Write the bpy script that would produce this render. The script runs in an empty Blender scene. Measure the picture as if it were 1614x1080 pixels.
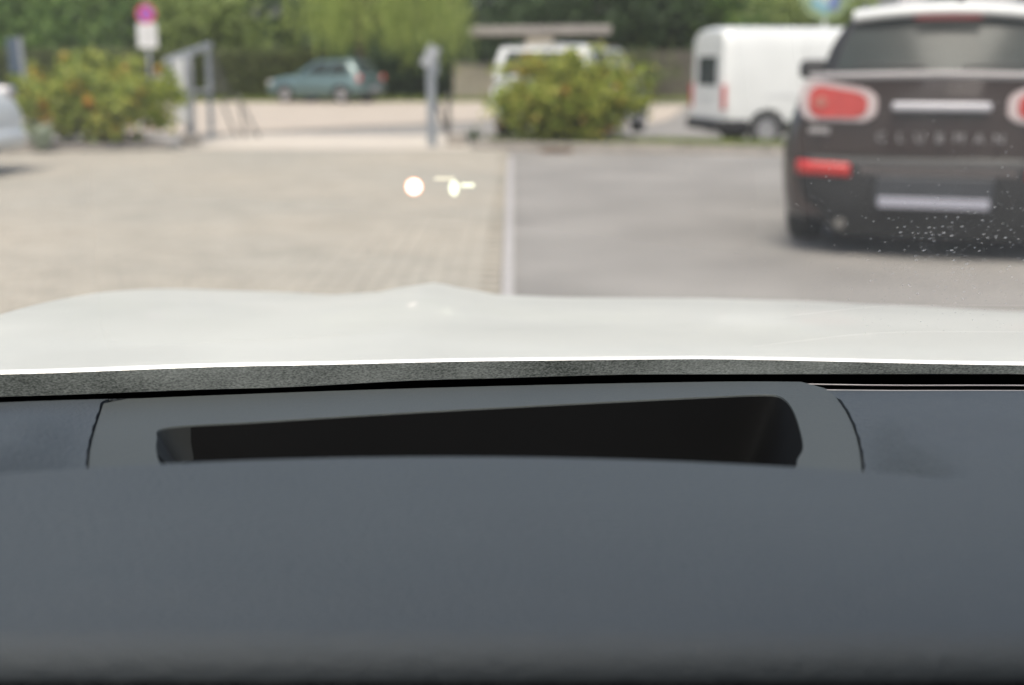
import bpy, bmesh, math, random
import numpy as np
from mathutils import Vector, Matrix
R = math.radians
random.seed(7); rng = np.random.default_rng(7)

# ------------------------------------------------------------------ camera, sky, sun, exposure
sc = bpy.context.scene
COL = sc.collection
EYE = 1.10; F = 2000.0; PITCH = math.atan((540 - 103) / F)
cam_d = bpy.data.cameras.new('camera'); cam = bpy.data.objects.new('camera', cam_d); COL.objects.link(cam)
cam.location = (0, 0, EYE); cam.rotation_euler = (R(90) - PITCH, 0, 0)
cam_d.sensor_width = 36; cam_d.lens = 36 * F / 1614
cam_d.clip_start = 0.02; cam_d.clip_end = 2000
cam_d.dof.use_dof = True; cam_d.dof.focus_distance = 0.92; cam_d.dof.aperture_fstop = 4.9
sc.camera = cam

SUN_EL, SUN_AZ = 63, 195          # degrees; azimuth clockwise from +Y (where the sun stands): behind the car
w = bpy.data.worlds.new('World'); sc.world = w; w.use_nodes = True
wn = w.node_tree.nodes; wl = w.node_tree.links
bg = wn['Background']; sky = wn.new('ShaderNodeTexSky'); sky.sky_type = 'NISHITA'; sky.sun_disc = False
sky.sun_elevation = R(SUN_EL); sky.sun_rotation = R(SUN_AZ); sky.air_density = 1.0; sky.dust_density = 6.0; sky.ozone_density = .7
wl.new(sky.outputs[0], bg.inputs[0]); bg.inputs[1].default_value = 0.12
sd = bpy.data.lights.new('sun', 'SUN'); sd.energy = 1.3; sd.angle = R(28); sd.color = (1, .94, .84)
sun = bpy.data.objects.new('sun', sd); COL.objects.link(sun)
sdir = Vector((math.sin(R(SUN_AZ)) * math.cos(R(SUN_EL)), math.cos(R(SUN_AZ)) * math.cos(R(SUN_EL)), math.sin(R(SUN_EL))))
sun.rotation_euler = sdir.to_track_quat('Z', 'Y').to_euler(); sun.location = sdir * 60
vs = sc.view_settings; vs.view_transform = 'Standard'; vs.look = 'None'; vs.gamma = 1; vs.use_curve_mapping = False
vs.exposure = 1.03
sc.render.engine = 'CYCLES'
sc.cycles.transparent_max_bounces = 16; sc.cycles.caustics_reflective = False; sc.cycles.caustics_refractive = False

# ------------------------------------------------------------------ helpers
FW = Vector((0, math.cos(PITCH), -math.sin(PITCH))); UP = Vector((0, math.sin(PITCH), math.cos(PITCH)))
def ray(px, py): return Vector((1, 0, 0)) * ((px - 807) / F) + UP * ((540 - py) / F) + FW
def at(px, py, Y):                       # the point that stands Y metres ahead along that direction
    d = ray(px, py); return Vector((0, 0, EYE)) + d * (Y / d.y)
def xat(px, Y): return (px - 807) / F * (Y * math.cos(PITCH) + .1)
def smooth(a, b, x):
    t = min(1, max(0, (x - a) / (b - a))); return t * t * (3 - 2 * t)
def lerp(a, b, t): return a + (b - a) * t
def interp(pts, x):
    if x <= pts[0][0]: return pts[0][1]
    for (x0, y0), (x1, y1) in zip(pts, pts[1:]):
        if x <= x1:
            t = (x - x0) / (x1 - x0); t = t * t * (3 - 2 * t) * .5 + t * .5
            return y0 + (y1 - y0) * t
    return pts[-1][1]
def ground(x, y):
    z = -0.005 * max(0, y - 19)
    z -= .47 * smooth(1.2, 4.0, x) * smooth(18.2, 24, y) * (1 - smooth(31, 50, y))
    return z

def tag(o, label=None, cat=None, group=None, kind=None):
    if label: o['label'] = label
    if cat: o['category'] = cat
    if group: o['group'] = group
    if kind: o['kind'] = kind
    return o
def link(name, me, mat=None, parent=None, smooth_=False):
    if mat is not None and not me.materials: me.materials.append(mat)
    o = bpy.data.objects.new(name, me); COL.objects.link(o)
    if parent is not None: o.parent = parent
    if smooth_:
        for p in me.polygons: p.use_smooth = True
    return o
def obj(name, bm, mat=None, parent=None, smooth_=False):
    bmesh.ops.recalc_face_normals(bm, faces=bm.faces)
    me = bpy.data.meshes.new(name); bm.to_mesh(me); bm.free()
    return link(name, me, mat, parent, smooth_)
def empty(name, loc=(0, 0, 0), rz=0, parent=None):
    o = bpy.data.objects.new(name, None); COL.objects.link(o); o.location = loc; o.rotation_euler = (0, 0, rz)
    o.empty_display_size = .2
    if parent is not None: o.parent = parent
    return o
def bx(bm, c, s, rot=None, bev=0, seg=2):
    r = bmesh.ops.create_cube(bm, size=1); vs_ = r['verts']
    m = Matrix.Translation(Vector(c)) @ (rot.to_4x4() if rot is not None else Matrix.Identity(4)) @ Matrix.Diagonal((*s, 1))
    bmesh.ops.transform(bm, matrix=m, verts=vs_)
    if bev:
        es = list({e for v in vs_ for e in v.link_edges})
        bmesh.ops.bevel(bm, geom=es, offset=bev, segments=seg, affect='EDGES', profile=.5)
    return bm
def box(c, s, rot=None, bev=0, seg=2): return bx(bmesh.new(), c, s, rot, bev, seg)
def tube(bm, pts, radii, n=8, cap=True):
    rings = []
    for i, p in enumerate(pts):
        p = Vector(p)
        d = (Vector(pts[min(i + 1, len(pts) - 1)]) - Vector(pts[max(i - 1, 0)])).normalized()
        a = d.orthogonal().normalized() if abs(d.z) > .9 else d.cross(Vector((0, 0, 1))).normalized()
        b = d.cross(a)
        r = radii[i] if hasattr(radii, '__len__') else radii
        rings.append([bm.verts.new(p + (a * math.cos(t) + b * math.sin(t)) * r) for t in [2 * math.pi * k / n for k in range(n)]])
    for r0, r1 in zip(rings, rings[1:]):
        for k in range(n): bm.faces.new((r0[k], r0[(k + 1) % n], r1[(k + 1) % n], r1[k]))
    if cap: bm.faces.new(rings[0][::-1]); bm.faces.new(rings[-1])
    return bm
def grid(fn, nu, nv):
    bm = bmesh.new(); g = [[bm.verts.new(fn(i / nu, j / nv)) for j in range(nv + 1)] for i in range(nu + 1)]
    for i in range(nu):
        for j in range(nv): bm.faces.new((g[i][j], g[i + 1][j], g[i + 1][j + 1], g[i][j + 1]))
    return bm
def loft(rings, closed=True, caps=True):
    bm = bmesh.new(); V = [[bm.verts.new(p) for p in r] for r in rings]; n = len(V[0])
    for a, b in zip(V, V[1:]):
        for k in range(n if closed else n - 1): bm.faces.new((a[k], a[(k + 1) % n], b[(k + 1) % n], b[k]))
    if caps: bm.faces.new(V[0][::-1]); bm.faces.new(V[-1])
    return bm
def lathe(prof, axis_x=True, n=28):       # profile (radius, x) about the X axis
    bm = bmesh.new(); rings = []
    for k in range(n):
        a = 2 * math.pi * k / n
        rings.append([bm.verts.new((x, r * math.cos(a), r * math.sin(a))) for r, x in prof])
    for k in range(n):
        a, b = rings[k], rings[(k + 1) % n]
        for j in range(len(prof) - 1):
            if prof[j][0] == 0 and prof[j + 1][0] == 0: continue
            bm.faces.new((a[j], a[j + 1], b[j + 1], b[j]))
    bmesh.ops.remove_doubles(bm, verts=bm.verts, dist=1e-5)
    return bm
def prism(poly, z0, z1, up=None):
    bm = bmesh.new(); a = [bm.verts.new((x, y, z0 if up is None else up(x, y) + z0)) for x, y in poly]
    b = [bm.verts.new((x, y, z1 if up is None else up(x, y) + z1)) for x, y in poly]
    n = len(poly)
    for k in range(n): bm.faces.new((a[k], a[(k + 1) % n], b[(k + 1) % n], b[k]))
    bm.faces.new(a[::-1]); bm.faces.new(b); return bm
def baked(o):                             # modifiers applied
    dg = bpy.context.evaluated_depsgraph_get(); me = bpy.data.meshes.new_from_object(o.evaluated_get(dg))
    o.modifiers.clear(); o.data = me; return o

# ------------------------------------------------------------------ materials
def newmat(name):
    m = bpy.data.materials.new(name); m.use_nodes = True
    return m, m.node_tree.nodes, m.node_tree.links, m.node_tree.nodes['Principled BSDF']
def mat(name, col, rough=.5, metal=0, var=.08, scale=8, bump=0, bscale=60, coat=0, spec=.5, col2=None, detail=4):
    m, n, l, p = newmat(name)
    tc = n.new('ShaderNodeTexCoord'); nz = n.new('ShaderNodeTexNoise'); nz.inputs['Scale'].default_value = scale; nz.inputs['Detail'].default_value = detail
    l.new(tc.outputs['Object'], nz.inputs['Vector'])
    rp = n.new('ShaderNodeValToRGB'); rp.color_ramp.elements[0].position = .3; rp.color_ramp.elements[1].position = .7
    c2 = col2 if col2 else tuple(min(1, c * (1 + var)) for c in col)
    rp.color_ramp.elements[0].color = (*[c * (1 - var) for c in col], 1); rp.color_ramp.elements[1].color = (*c2, 1)
    l.new(nz.outputs['Fac'], rp.inputs[0]); l.new(rp.outputs[0], p.inputs['Base Color'])
    p.inputs['Roughness'].default_value = rough; p.inputs['Metallic'].default_value = metal
    p.inputs['Coat Weight'].default_value = coat; p.inputs['Coat Roughness'].default_value = .04
    p.inputs['Specular IOR Level'].default_value = spec
    if bump:
        b = n.new('ShaderNodeBump'); nb = n.new('ShaderNodeTexNoise'); nb.inputs['Scale'].default_value = bscale; nb.inputs['Detail'].default_value = 3
        l.new(tc.outputs['Object'], nb.inputs['Vector']); l.new(nb.outputs['Fac'], b.inputs['Height']); b.inputs['Strength'].default_value = bump
        b.inputs['Distance'].default_value = .01; l.new(b.outputs[0], p.inputs['Normal'])
    return m
def leafmat(name, cols, patch=None, trans=.35):
    m, n, l, p = newmat(name)
    ge = n.new('ShaderNodeNewGeometry'); rp = n.new('ShaderNodeValToRGB'); rp.color_ramp.interpolation = 'LINEAR'
    while len(rp.color_ramp.elements) < len(cols): rp.color_ramp.elements.new(.5)
    for i, c in enumerate(cols):
        rp.color_ramp.elements[i].position = i / (len(cols) - 1); rp.color_ramp.elements[i].color = (*c, 1)
    l.new(ge.outputs['Random Per Island'], rp.inputs[0]); out = rp.outputs[0]
    if patch:                              # leaves turning in autumn colours, branch by branch
        tc = n.new('ShaderNodeTexCoord'); nz = n.new('ShaderNodeTexNoise'); nz.inputs['Scale'].default_value = patch[1]; nz.inputs['Detail'].default_value = 1
        l.new(tc.outputs['Object'], nz.inputs['Vector'])
        mr = n.new('ShaderNodeMapRange'); mr.inputs[1].default_value = patch[2]; mr.inputs[2].default_value = patch[2] + .07
        l.new(nz.outputs['Fac'], mr.inputs[0]); mx = n.new('ShaderNodeMixRGB'); l.new(mr.outputs[0], mx.inputs[0]); l.new(out, mx.inputs[1]); mx.inputs[2].default_value = (*patch[0], 1)
        out = mx.outputs[0]
    l.new(out, p.inputs['Base Color']); p.inputs['Roughness'].default_value = .55
    tr = n.new('ShaderNodeBsdfTranslucent'); l.new(out, tr.inputs[0]); mix = n.new('ShaderNodeMixShader'); mix.inputs[0].default_value = trans
    l.new(p.outputs[0], mix.inputs[1]); l.new(tr.outputs[0], mix.inputs[2]); l.new(mix.outputs[0], n['Material Output'].inputs[0])
    return m
def emis(name, col, s):
    m, n, l, p = newmat(name); p.inputs['Base Color'].default_value = (*col, 1)
    p.inputs['Emission Color'].default_value = (*col, 1); p.inputs['Emission Strength'].default_value = s; return m

M = {}
M['asphalt'] = mat('old_asphalt', (.208, .200, .184), .9, var=.19, scale=.9, bump=.5, bscale=60, detail=9)
M['joint'] = mat('joint_sand', (.21, .19, .155), .95, var=.15, scale=3)
M['line'] = mat('worn_line', (.33, .32, .31), .8, var=.18, scale=7)
M['apron'] = mat('pale_concrete', (.44, .40, .34), .85, var=.06, scale=2)
M['gravel'] = mat('sandy_gravel', (.375, .33, .275), .95, var=.08, scale=1.2, bump=.4, bscale=40)
M['kerb'] = mat('kerb_concrete', (.27, .25, .225), .9, var=.12, scale=6, bump=.3)
M['soil'] = mat('bed_soil', (.11, .085, .06), .95, var=.3, scale=6, bump=.5, bscale=30)
M['verge'] = mat('verge_turf', (.15, .17, .045), .95, var=.25, scale=3)
M['white'] = mat('white_car_paint', (.465, .472, .43), .45, var=.08, scale=5, coat=.12, spec=.4)
M['vanwhite'] = mat('white_van_paint', (.60, .62, .61), .4, var=.03, scale=2, coat=.4)
M['brown'] = mat('dark_brown_paint', (.027, .0165, .0145), .33, metal=.3, var=.1, scale=3, coat=.8)
M['teal'] = mat('blue_green_paint', (.085, .14, .14), .32, metal=.25, var=.06, scale=3, coat=.6)
M['blackplastic'] = mat('black_plastic', (.011, .0115, .012), .55, var=.2, scale=20)
M['rubber'] = mat('tyre_rubber', (.02, .02, .02), .85, var=.2, scale=20)
M['alloy'] = mat('alloy', (.45, .45, .46), .35, metal=.8, var=.05)
M['chrome'] = mat('chrome', (.40, .385, .385), .3, metal=.6, var=.03)
M['silver'] = mat('silver_trim', (.30, .29, .295), .4, metal=.4, var=.04)
M['glassdark'] = mat('tinted_glass', (.026, .034, .033), .12, var=.1, spec=.16)
M['red'] = mat('red_lens', (.42, .05, .045), .25, var=.1, scale=12, coat=.6)
M['redlens2'] = mat('reflector_red', (.38, .016, .014), .3, var=.15, scale=9, coat=.4)
M['plate'] = mat('pale_plate', (.29, .295, .345), .5, var=.06, scale=14)
M['steel'] = mat('galvanised_steel', (.33, .35, .37), .5, metal=.35, var=.1, scale=10)
M['bluesteel'] = mat('blue_grey_steel', (.22, .245, .27), .5, metal=.3, var=.1, scale=8)
M['darksteel'] = mat('dull_dark_steel', (.13, .125, .115), .6, metal=.3, var=.12, scale=8)
M['whitepanel'] = mat('white_panel', (.55, .565, .57), .5, var=.04, scale=4)
M['bark'] = mat('bark', (.055, .042, .032), .9, var=.35, scale=9, bump=.6, bscale=25)
M['plaster'] = mat('cream_plaster', (.36, .325, .26), .9, var=.08, scale=2)
M['roofslab'] = mat('grey_roof_slab', (.25, .235, .22), .8, var=.1, scale=2)
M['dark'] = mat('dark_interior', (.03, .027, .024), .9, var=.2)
M['wood'] = mat('weathered_board', (.085, .075, .062), .85, var=.25, scale=5)
M['greybuild'] = mat('pale_grey_render', (.46, .45, .46), .85, var=.04, scale=1)
M['dash'] = mat('soft_touch_dashboard', (.045, .055, .062), .58, var=.06, scale=4, bump=.35, bscale=420, spec=.42)
M['frame'] = mat('moulded_dark_grey_plastic', (.050, .058, .057), .58, var=.04, scale=6, bump=.12, bscale=520, spec=.38)
M['black'] = mat('matt_black', (.004, .004, .004), .8, var=.2, spec=.1)
M['recess'] = mat('recess_plastic', (.007, .0075, .008), .8, var=.1, spec=.08)
M['fabric'] = mat('anthracite_headliner', (.035, .036, .038), .95, var=.05, scale=40)
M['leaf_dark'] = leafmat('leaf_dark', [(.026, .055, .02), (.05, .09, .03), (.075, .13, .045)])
M['leaf_mid'] = leafmat('leaf_mid', [(.06, .135, .02), (.11, .20, .035), (.18, .28, .06)])
M['leaf_light'] = leafmat('leaf_light', [(.14, .20, .04), (.19, .26, .06), (.25, .31, .09)])
M['leaf_willow'] = leafmat('leaf_willow', [(.20, .29, .05), (.31, .39, .09), (.42, .48, .14)], trans=.45)
M['leaf_hedge'] = leafmat('leaf_hedge', [(.075, .105, .025), (.10, .13, .035), (.14, .16, .05)])
M['leaf_bush'] = leafmat('leaf_bush', [(.10, .17, .02), (.26, .32, .04), (.42, .43, .08)], patch=((.50, .24, .02), 2.6, .62))
M['leaf_bush2'] = leafmat('leaf_bush2', [(.11, .18, .02), (.29, .34, .045), (.46, .45, .09)], patch=((.42, .22, .035), 2.8, .64))
M['grass'] = leafmat('grass', [(.12, .18, .03), (.18, .225, .05), (.24, .26, .08)])
M['dryleaf'] = leafmat('dry_leaf', [(.10, .055, .03), (.18, .11, .06), (.24, .17, .10)])
M['hudwhite'] = emis('hud_white_light', (1, .93, .85), 1.0)
M['hudred'] = emis('hud_orange_red_light', (1, .42, .22), .5)
M['hudyellow'] = emis('hud_pale_yellow_light', (.95, 1, .74), .36)
M['hudfaint'] = emis('hud_faint_light', (.9, .85, .65), .13)

# pavers: each block its own shade of sandy concrete
m, n, l, p = newmat('sandy_paver'); oi = n.new('ShaderNodeObjectInfo'); ge = n.new('ShaderNodeNewGeometry'); ad = n.new('ShaderNodeMath'); ad.operation = 'ADD'
l.new(oi.outputs['Random'], ad.inputs[0]); l.new(ge.outputs['Random Per Island'], ad.inputs[1]); fr = n.new('ShaderNodeMath'); fr.operation = 'FRACT'; l.new(ad.outputs[0], fr.inputs[0])
rp = n.new('ShaderNodeValToRGB'); rp.color_ramp.elements[0].color = (.265, .250, .212, 1); rp.color_ramp.elements[1].color = (.335, .314, .268, 1); l.new(fr.outputs[0], rp.inputs[0])
nz = n.new('ShaderNodeTexNoise'); nz.inputs['Scale'].default_value = .45; nz.inputs['Detail'].default_value = 7; l.new(ge.outputs['Position'], nz.inputs['Vector'])
r2 = n.new('ShaderNodeValToRGB'); r2.color_ramp.elements[0].position = .35; r2.color_ramp.elements[1].position = .68; r2.color_ramp.elements[0].color = (.90, .915, .915, 1); r2.color_ramp.elements[1].color = (1.05, 1.02, .98, 1)
l.new(nz.outputs['Fac'], r2.inputs[0]); mu = n.new('ShaderNodeMixRGB'); mu.blend_type = 'MULTIPLY'; mu.inputs[0].default_value = 1; l.new(rp.outputs[0], mu.inputs[1]); l.new(r2.outputs[0], mu.inputs[2])
l.new(mu.outputs[0], p.inputs['Base Color']); p.inputs['Roughness'].default_value = .9; M['paver'] = m

# windscreen: thin glass with dried specks and a dust film that also imitates glare haze
m, n, l, p = newmat('dusty_hazy_windscreen'); n.remove(p)
tr = n.new('ShaderNodeBsdfTransparent'); tr.inputs[0].default_value = (.95, .965, .955, 1)
gl = n.new('ShaderNodeBsdfGlossy'); gl.inputs['Roughness'].default_value = .0
fz = n.new('ShaderNodeFresnel'); fz.inputs[0].default_value = 1.5
m1 = n.new('ShaderNodeMixShader'); l.new(fz.outputs[0], m1.inputs[0]); l.new(tr.outputs[0], m1.inputs[1]); l.new(gl.outputs[0], m1.inputs[2])
df = n.new('ShaderNodeBsdfDiffuse'); df.inputs[0].default_value = (.62, .64, .62, 1); tl = n.new('ShaderNodeBsdfTranslucent'); tl.inputs[0].default_value = (.72, .74, .72, 1)
dm = n.new('ShaderNodeMixShader'); dm.inputs[0].default_value = .6; l.new(df.outputs[0], dm.inputs[1]); l.new(tl.outputs[0], dm.inputs[2])
tc = n.new('ShaderNodeTexCoord'); vo = n.new('ShaderNodeTexVoronoi'); vo.inputs['Scale'].default_value = 300; l.new(tc.outputs['Object'], vo.inputs['Vector'])
nz = n.new('ShaderNodeTexNoise'); nz.inputs['Scale'].default_value = 5.5; nz.inputs['Detail'].default_value = 3; l.new(tc.outputs['Object'], nz.inputs['Vector'])
mr = n.new('ShaderNodeMapRange'); mr.inputs[1].default_value = .46; mr.inputs[2].default_value = .74; mr.inputs[3].default_value = 0; mr.inputs[4].default_value = .38; l.new(nz.outputs['Fac'], mr.inputs[0])
mr.inputs[1].default_value = .22; mr.inputs[2].default_value = .56
dst = n.new('ShaderNodeVectorMath'); dst.operation = 'DISTANCE'; dst.inputs[1].default_value = (-.02, .81, .985); l.new(tc.outputs['Object'], dst.inputs[0])
dmr = n.new('ShaderNodeMapRange'); dmr.inputs[1].default_value = .0; dmr.inputs[2].default_value = .21; dmr.inputs[3].default_value = 1; dmr.inputs[4].default_value = 0; l.new(dst.outputs['Value'], dmr.inputs[0])
dml = n.new('ShaderNodeMath'); dml.operation = 'MULTIPLY'; l.new(mr.outputs[0], dml.inputs[0]); l.new(dmr.outputs[0], dml.inputs[1]); mr = dml
lt = n.new('ShaderNodeMath'); lt.operation = 'LESS_THAN'; l.new(vo.outputs['Distance'], lt.inputs[0]); l.new(mr.outputs[0], lt.inputs[1])
sp = n.new('ShaderNodeMath'); sp.operation = 'MULTIPLY'; l.new(lt.outputs[0], sp.inputs[0])
wnz = n.new('ShaderNodeTexWhiteNoise'); l.new(vo.outputs['Position'], wnz.inputs['Vector']); pw = n.new('ShaderNodeMath'); pw.operation = 'POWER'; pw.inputs[1].default_value = 3.5; l.new(wnz.outputs['Value'], pw.inputs[0])
pm = n.new('ShaderNodeMath'); pm.operation = 'MULTIPLY'; pm.inputs[1].default_value = .42; l.new(pw.outputs[0], pm.inputs[0]); l.new(pm.outputs[0], sp.inputs[1])
fl = n.new('ShaderNodeMapRange'); fl.inputs[1].default_value = .3; fl.inputs[2].default_value = .7; fl.inputs[3].default_value = .034; fl.inputs[4].default_value = .058; l.new(nz.outputs['Fac'], fl.inputs[0])
sm = n.new('ShaderNodeMath'); sm.operation = 'ADD'; l.new(sp.outputs[0], sm.inputs[0]); l.new(fl.outputs[0], sm.inputs[1])
m2 = n.new('ShaderNodeMixShader'); l.new(sm.outputs[0], m2.inputs[0]); l.new(m1.outputs[0], m2.inputs[1]); l.new(dm.outputs[0], m2.inputs[2])
l.new(m2.outputs[0], n['Material Output'].inputs[0]); M['screen'] = m
# black ceramic edge of the glass, covered in fine pale grit
m, n, l, p = newmat('gritty_edge_print')
tc = n.new('ShaderNodeTexCoord'); vo = n.new('ShaderNodeTexNoise'); vo.inputs['Scale'].default_value = 520; vo.inputs['Detail'].default_value = 3; l.new(tc.outputs['Object'], vo.inputs['Vector'])
nz = n.new('ShaderNodeTexNoise'); nz.inputs['Scale'].default_value = 9; nz.inputs['Detail'].default_value = 5; l.new(tc.outputs['Object'], nz.inputs['Vector'])
mi = n.new('ShaderNodeMath'); mi.operation = 'MULTIPLY_ADD'; l.new(nz.outputs['Fac'], mi.inputs[0]); mi.inputs[1].default_value = 1.0; l.new(vo.outputs['Fac'], mi.inputs[2])
rp = n.new('ShaderNodeValToRGB'); rp.color_ramp.elements[0].position = .52; rp.color_ramp.elements[1].position = .92
rp.color_ramp.elements[0].color = (.055, .062, .052, 1); rp.color_ramp.elements[1].color = (.37, .385, .335, 1); dv = n.new('ShaderNodeMath'); dv.operation = 'MULTIPLY'; dv.inputs[1].default_value = .7; l.new(mi.outputs[0], dv.inputs[0]); l.new(dv.outputs[0], rp.inputs[0])
l.new(rp.outputs[0], p.inputs['Base Color']); p.inputs['Roughness'].default_value = .7
tl = n.new('ShaderNodeBsdfTranslucent'); l.new(rp.outputs[0], tl.inputs[0]); mx = n.new('ShaderNodeMixShader'); mx.inputs[0].default_value = .6
l.new(p.outputs[0], mx.inputs[1]); l.new(tl.outputs[0], mx.inputs[2]); l.new(mx.outputs[0], n['Material Output'].inputs[0]); M['grit'] = m

# ------------------------------------------------------------------ ground
ys = [-60, -30, -15, -5, 0, 5, 10, 14, 17, 18, 19, 20, 21, 22, 23, 24, 26, 28, 30, 32, 35, 38, 41, 45, 50, 56, 65, 80, 120, 200, 450]
xs = [-400, -150, -60, -30, -18, -12, -8, -5, -3, -1, 0, 1, 1.5, 2, 2.5, 3, 3.5, 4, 5, 6, 8, 11, 15, 22, 35, 70, 180, 400]
bm = bmesh.new(); V = [[bm.verts.new((x, y, ground(x, y))) for y in ys] for x in xs]
for i in range(len(xs) - 1):
    for j in range(len(ys) - 1): bm.faces.new((V[i][j], V[i + 1][j], V[i + 1][j + 1], V[i][j + 1]))
tag(obj('asphalt_ground', bm, M['asphalt'], None, True), kind='structure')

def sheet(name, poly, dz, m, fine=1.0):
    bm = bmesh.new(); f = bm.faces.new([bm.verts.new((x, y, 0)) for x, y in poly])
    x0 = min(p[0] for p in poly); x1 = max(p[0] for p in poly); y0 = min(p[1] for p in poly); y1 = max(p[1] for p in poly)
    for k in range(1, int((x1 - x0) / fine) + 1): bmesh.ops.bisect_plane(bm, geom=bm.verts[:] + bm.edges[:] + bm.faces[:], plane_co=(x0 + k * fine, 0, 0), plane_no=(1, 0, 0))
    for k in range(1, int((y1 - y0) / fine) + 1): bmesh.ops.bisect_plane(bm, geom=bm.verts[:] + bm.edges[:] + bm.faces[:], plane_co=(0, y0 + k * fine, 0), plane_no=(0, 1, 0))
    for v in bm.verts: v.co.z = ground(v.co.x, v.co.y) + dz
    bmesh.ops.recalc_face_normals(bm, faces=bm.faces)
    if bm.faces[:] and bm.faces[:][0].normal.z < 0: bmesh.ops.reverse_faces(bm, faces=bm.faces)
    return tag(obj(name, bm, m), kind='structure')
LX = -.045                                    # where the paving meets the asphalt
paving = sheet('paved_yard', [(-11, -2), (LX - .01, -2), (LX - .01, 16.95), (-4.4, 16.95), (-11, 14.2)], .004, M['joint'], 2.0)
sheet('painted_line', [(LX - .005, 2), (LX + .054, 2), (LX + .06, 15.6), (LX - .005, 15.6)], .016, M['line'], 2.0)
sheet('concrete_apron', [(-4.5, 16.97), (-.55, 16.97), (-.75, 20.4), (-4.6, 21.0)], .012, M['apron'], .6)
sheet('gravel_yard', [(-17, 20.9), (-4.6, 21.1), (-3.6, 22.6), (-1.4, 25.5), (1.2, 29), (4.5, 37), (6, 44), (-24, 44)], .02, M['gravel'], 1.0)
sheet('grass_verge', [(-26, 43.2), (-2.0, 43.2), (8, 47), (16, 44), (22, 44), (22, 70), (-26, 70)], .03, M['verge'], 1.5)

# paving blocks: 0.2 x 0.1 m in running bond; the largest in view are objects, the rest one part
bw, bd, jt = .2, .1, .005
def block_mesh():
    x, y, c = bw / 2 - jt / 2, bd / 2 - jt / 2, .004
    vs_ = [(-x, -y, 0), (x, -y, 0), (x, y, 0), (-x, y, 0), (-x, -y, .008), (x, -y, .008), (x, y, .008), (-x, y, .008),
           (-x + c, -y + c, .012), (x - c, -y + c, .012), (x - c, y - c, .012), (-x + c, y - c, .012)]
    fs = [(0, 1, 5, 4), (1, 2, 6, 5), (2, 3, 7, 6), (3, 0, 4, 7), (4, 5, 9, 8), (5, 6, 10, 9), (6, 7, 11, 10), (7, 4, 8, 11), (8, 9, 10, 11)]
    return vs_, fs
bv, bf = block_mesh(); spots = []
row = 0; y = 4.6
while y < 16.85:
    x = LX - .012 - bw / 2 - (bw / 2 if row % 2 else 0)
    while x > -.46 * y - .6 and x > -10.8 and y < 16.95 + (x + 4.4) * .41 * (1 if x < -4.4 else 0) - .1:
        spots.append((x, y)); x -= bw
    y += bd; row += 1
def visible(s):
    px = 807 + F * s[0] / (s[1] * math.cos(PITCH) + EYE * math.sin(PITCH)); py = 103 + EYE * F / s[1]
    return px > -10 and py < 475
spots_v = [s for s in spots if visible(s)]; spots_v.sort(key=lambda s: s[1])
single = set(spots_v[:300])
pm_ = bpy.data.meshes.new('paver'); pm_.from_pydata(bv, [], bf); pm_.materials.append(M['paver'])
for (x, y) in spots_v[:300]:
    o = bpy.data.objects.new('paver', pm_); COL.objects.link(o); o.location = (x, y, .0045 + random.uniform(-.001, .0015)); o.parent = paving
    o.rotation_euler = (random.gauss(0, .004), random.gauss(0, .004), random.gauss(0, .006))
rest = [s for s in spots if s not in single]
A = np.array(bv); allv = []; allf = []
for k, (x, y) in enumerate(rest):
    a = random.gauss(0, .006); t = random.gauss(0, .004); u = random.gauss(0, .004)
    q = A.copy(); q[:, 2] += .0045 + random.uniform(-.001, .0015) + A[:, 0] * t + A[:, 1] * u
    q[:, 0] = A[:, 0] * math.cos(a) - A[:, 1] * math.sin(a) + x; q[:, 1] = A[:, 0] * math.sin(a) + A[:, 1] * math.cos(a) + y
    allv.append(q)
ff = [tuple(i + 12 * k for i in f) for k in range(len(rest)) for f in bf]
me = bpy.data.meshes.new('pavers'); me.from_pydata(np.concatenate(allv).tolist(), [], ff)
o = link('pavers', me, M['paver'], paving); o['kind'] = 'stuff'

# kerbs of the two planting beds: stone by stone
def bed(a, b, depth, name):
    a = Vector((*a, 0)); b = Vector((*b, 0)); d = (b - a).normalized(); nrm = Vector((-d.y, d.x, 0)); L = (b - a).length
    root = prism([tuple((p)[:2]) for p in (a + nrm * .13, b + nrm * .13, b + nrm * depth, a + nrm * depth)], -.6, .085)
    bo = tag(obj(name, root, M['soil']), kind='structure')
    k = 0; s = 0
    while s < L - .05:
        ln = min(.98, L - s) - .012
        rot = Matrix.Rotation(math.atan2(d.y, d.x) + random.gauss(0, .003), 3, 'Z'); c = a + d * (s + ln / 2) + nrm * .062
        obj('kerb_stone', box((c.x, c.y, -.06 + random.uniform(-.004, .004)), (ln, .12, .33), rot, .014, 2), M['kerb'], bo); s += ln + .012; k += 1
    return bo, a, d, nrm, L
bedL = bed((-8.6, 14.9), (-4.5, 16.95), 1.7, 'planting_bed_left')
bedR = bed((-.55, 17.2), (7.5, 14.7), 1.15, 'planting_bed_right')

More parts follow.
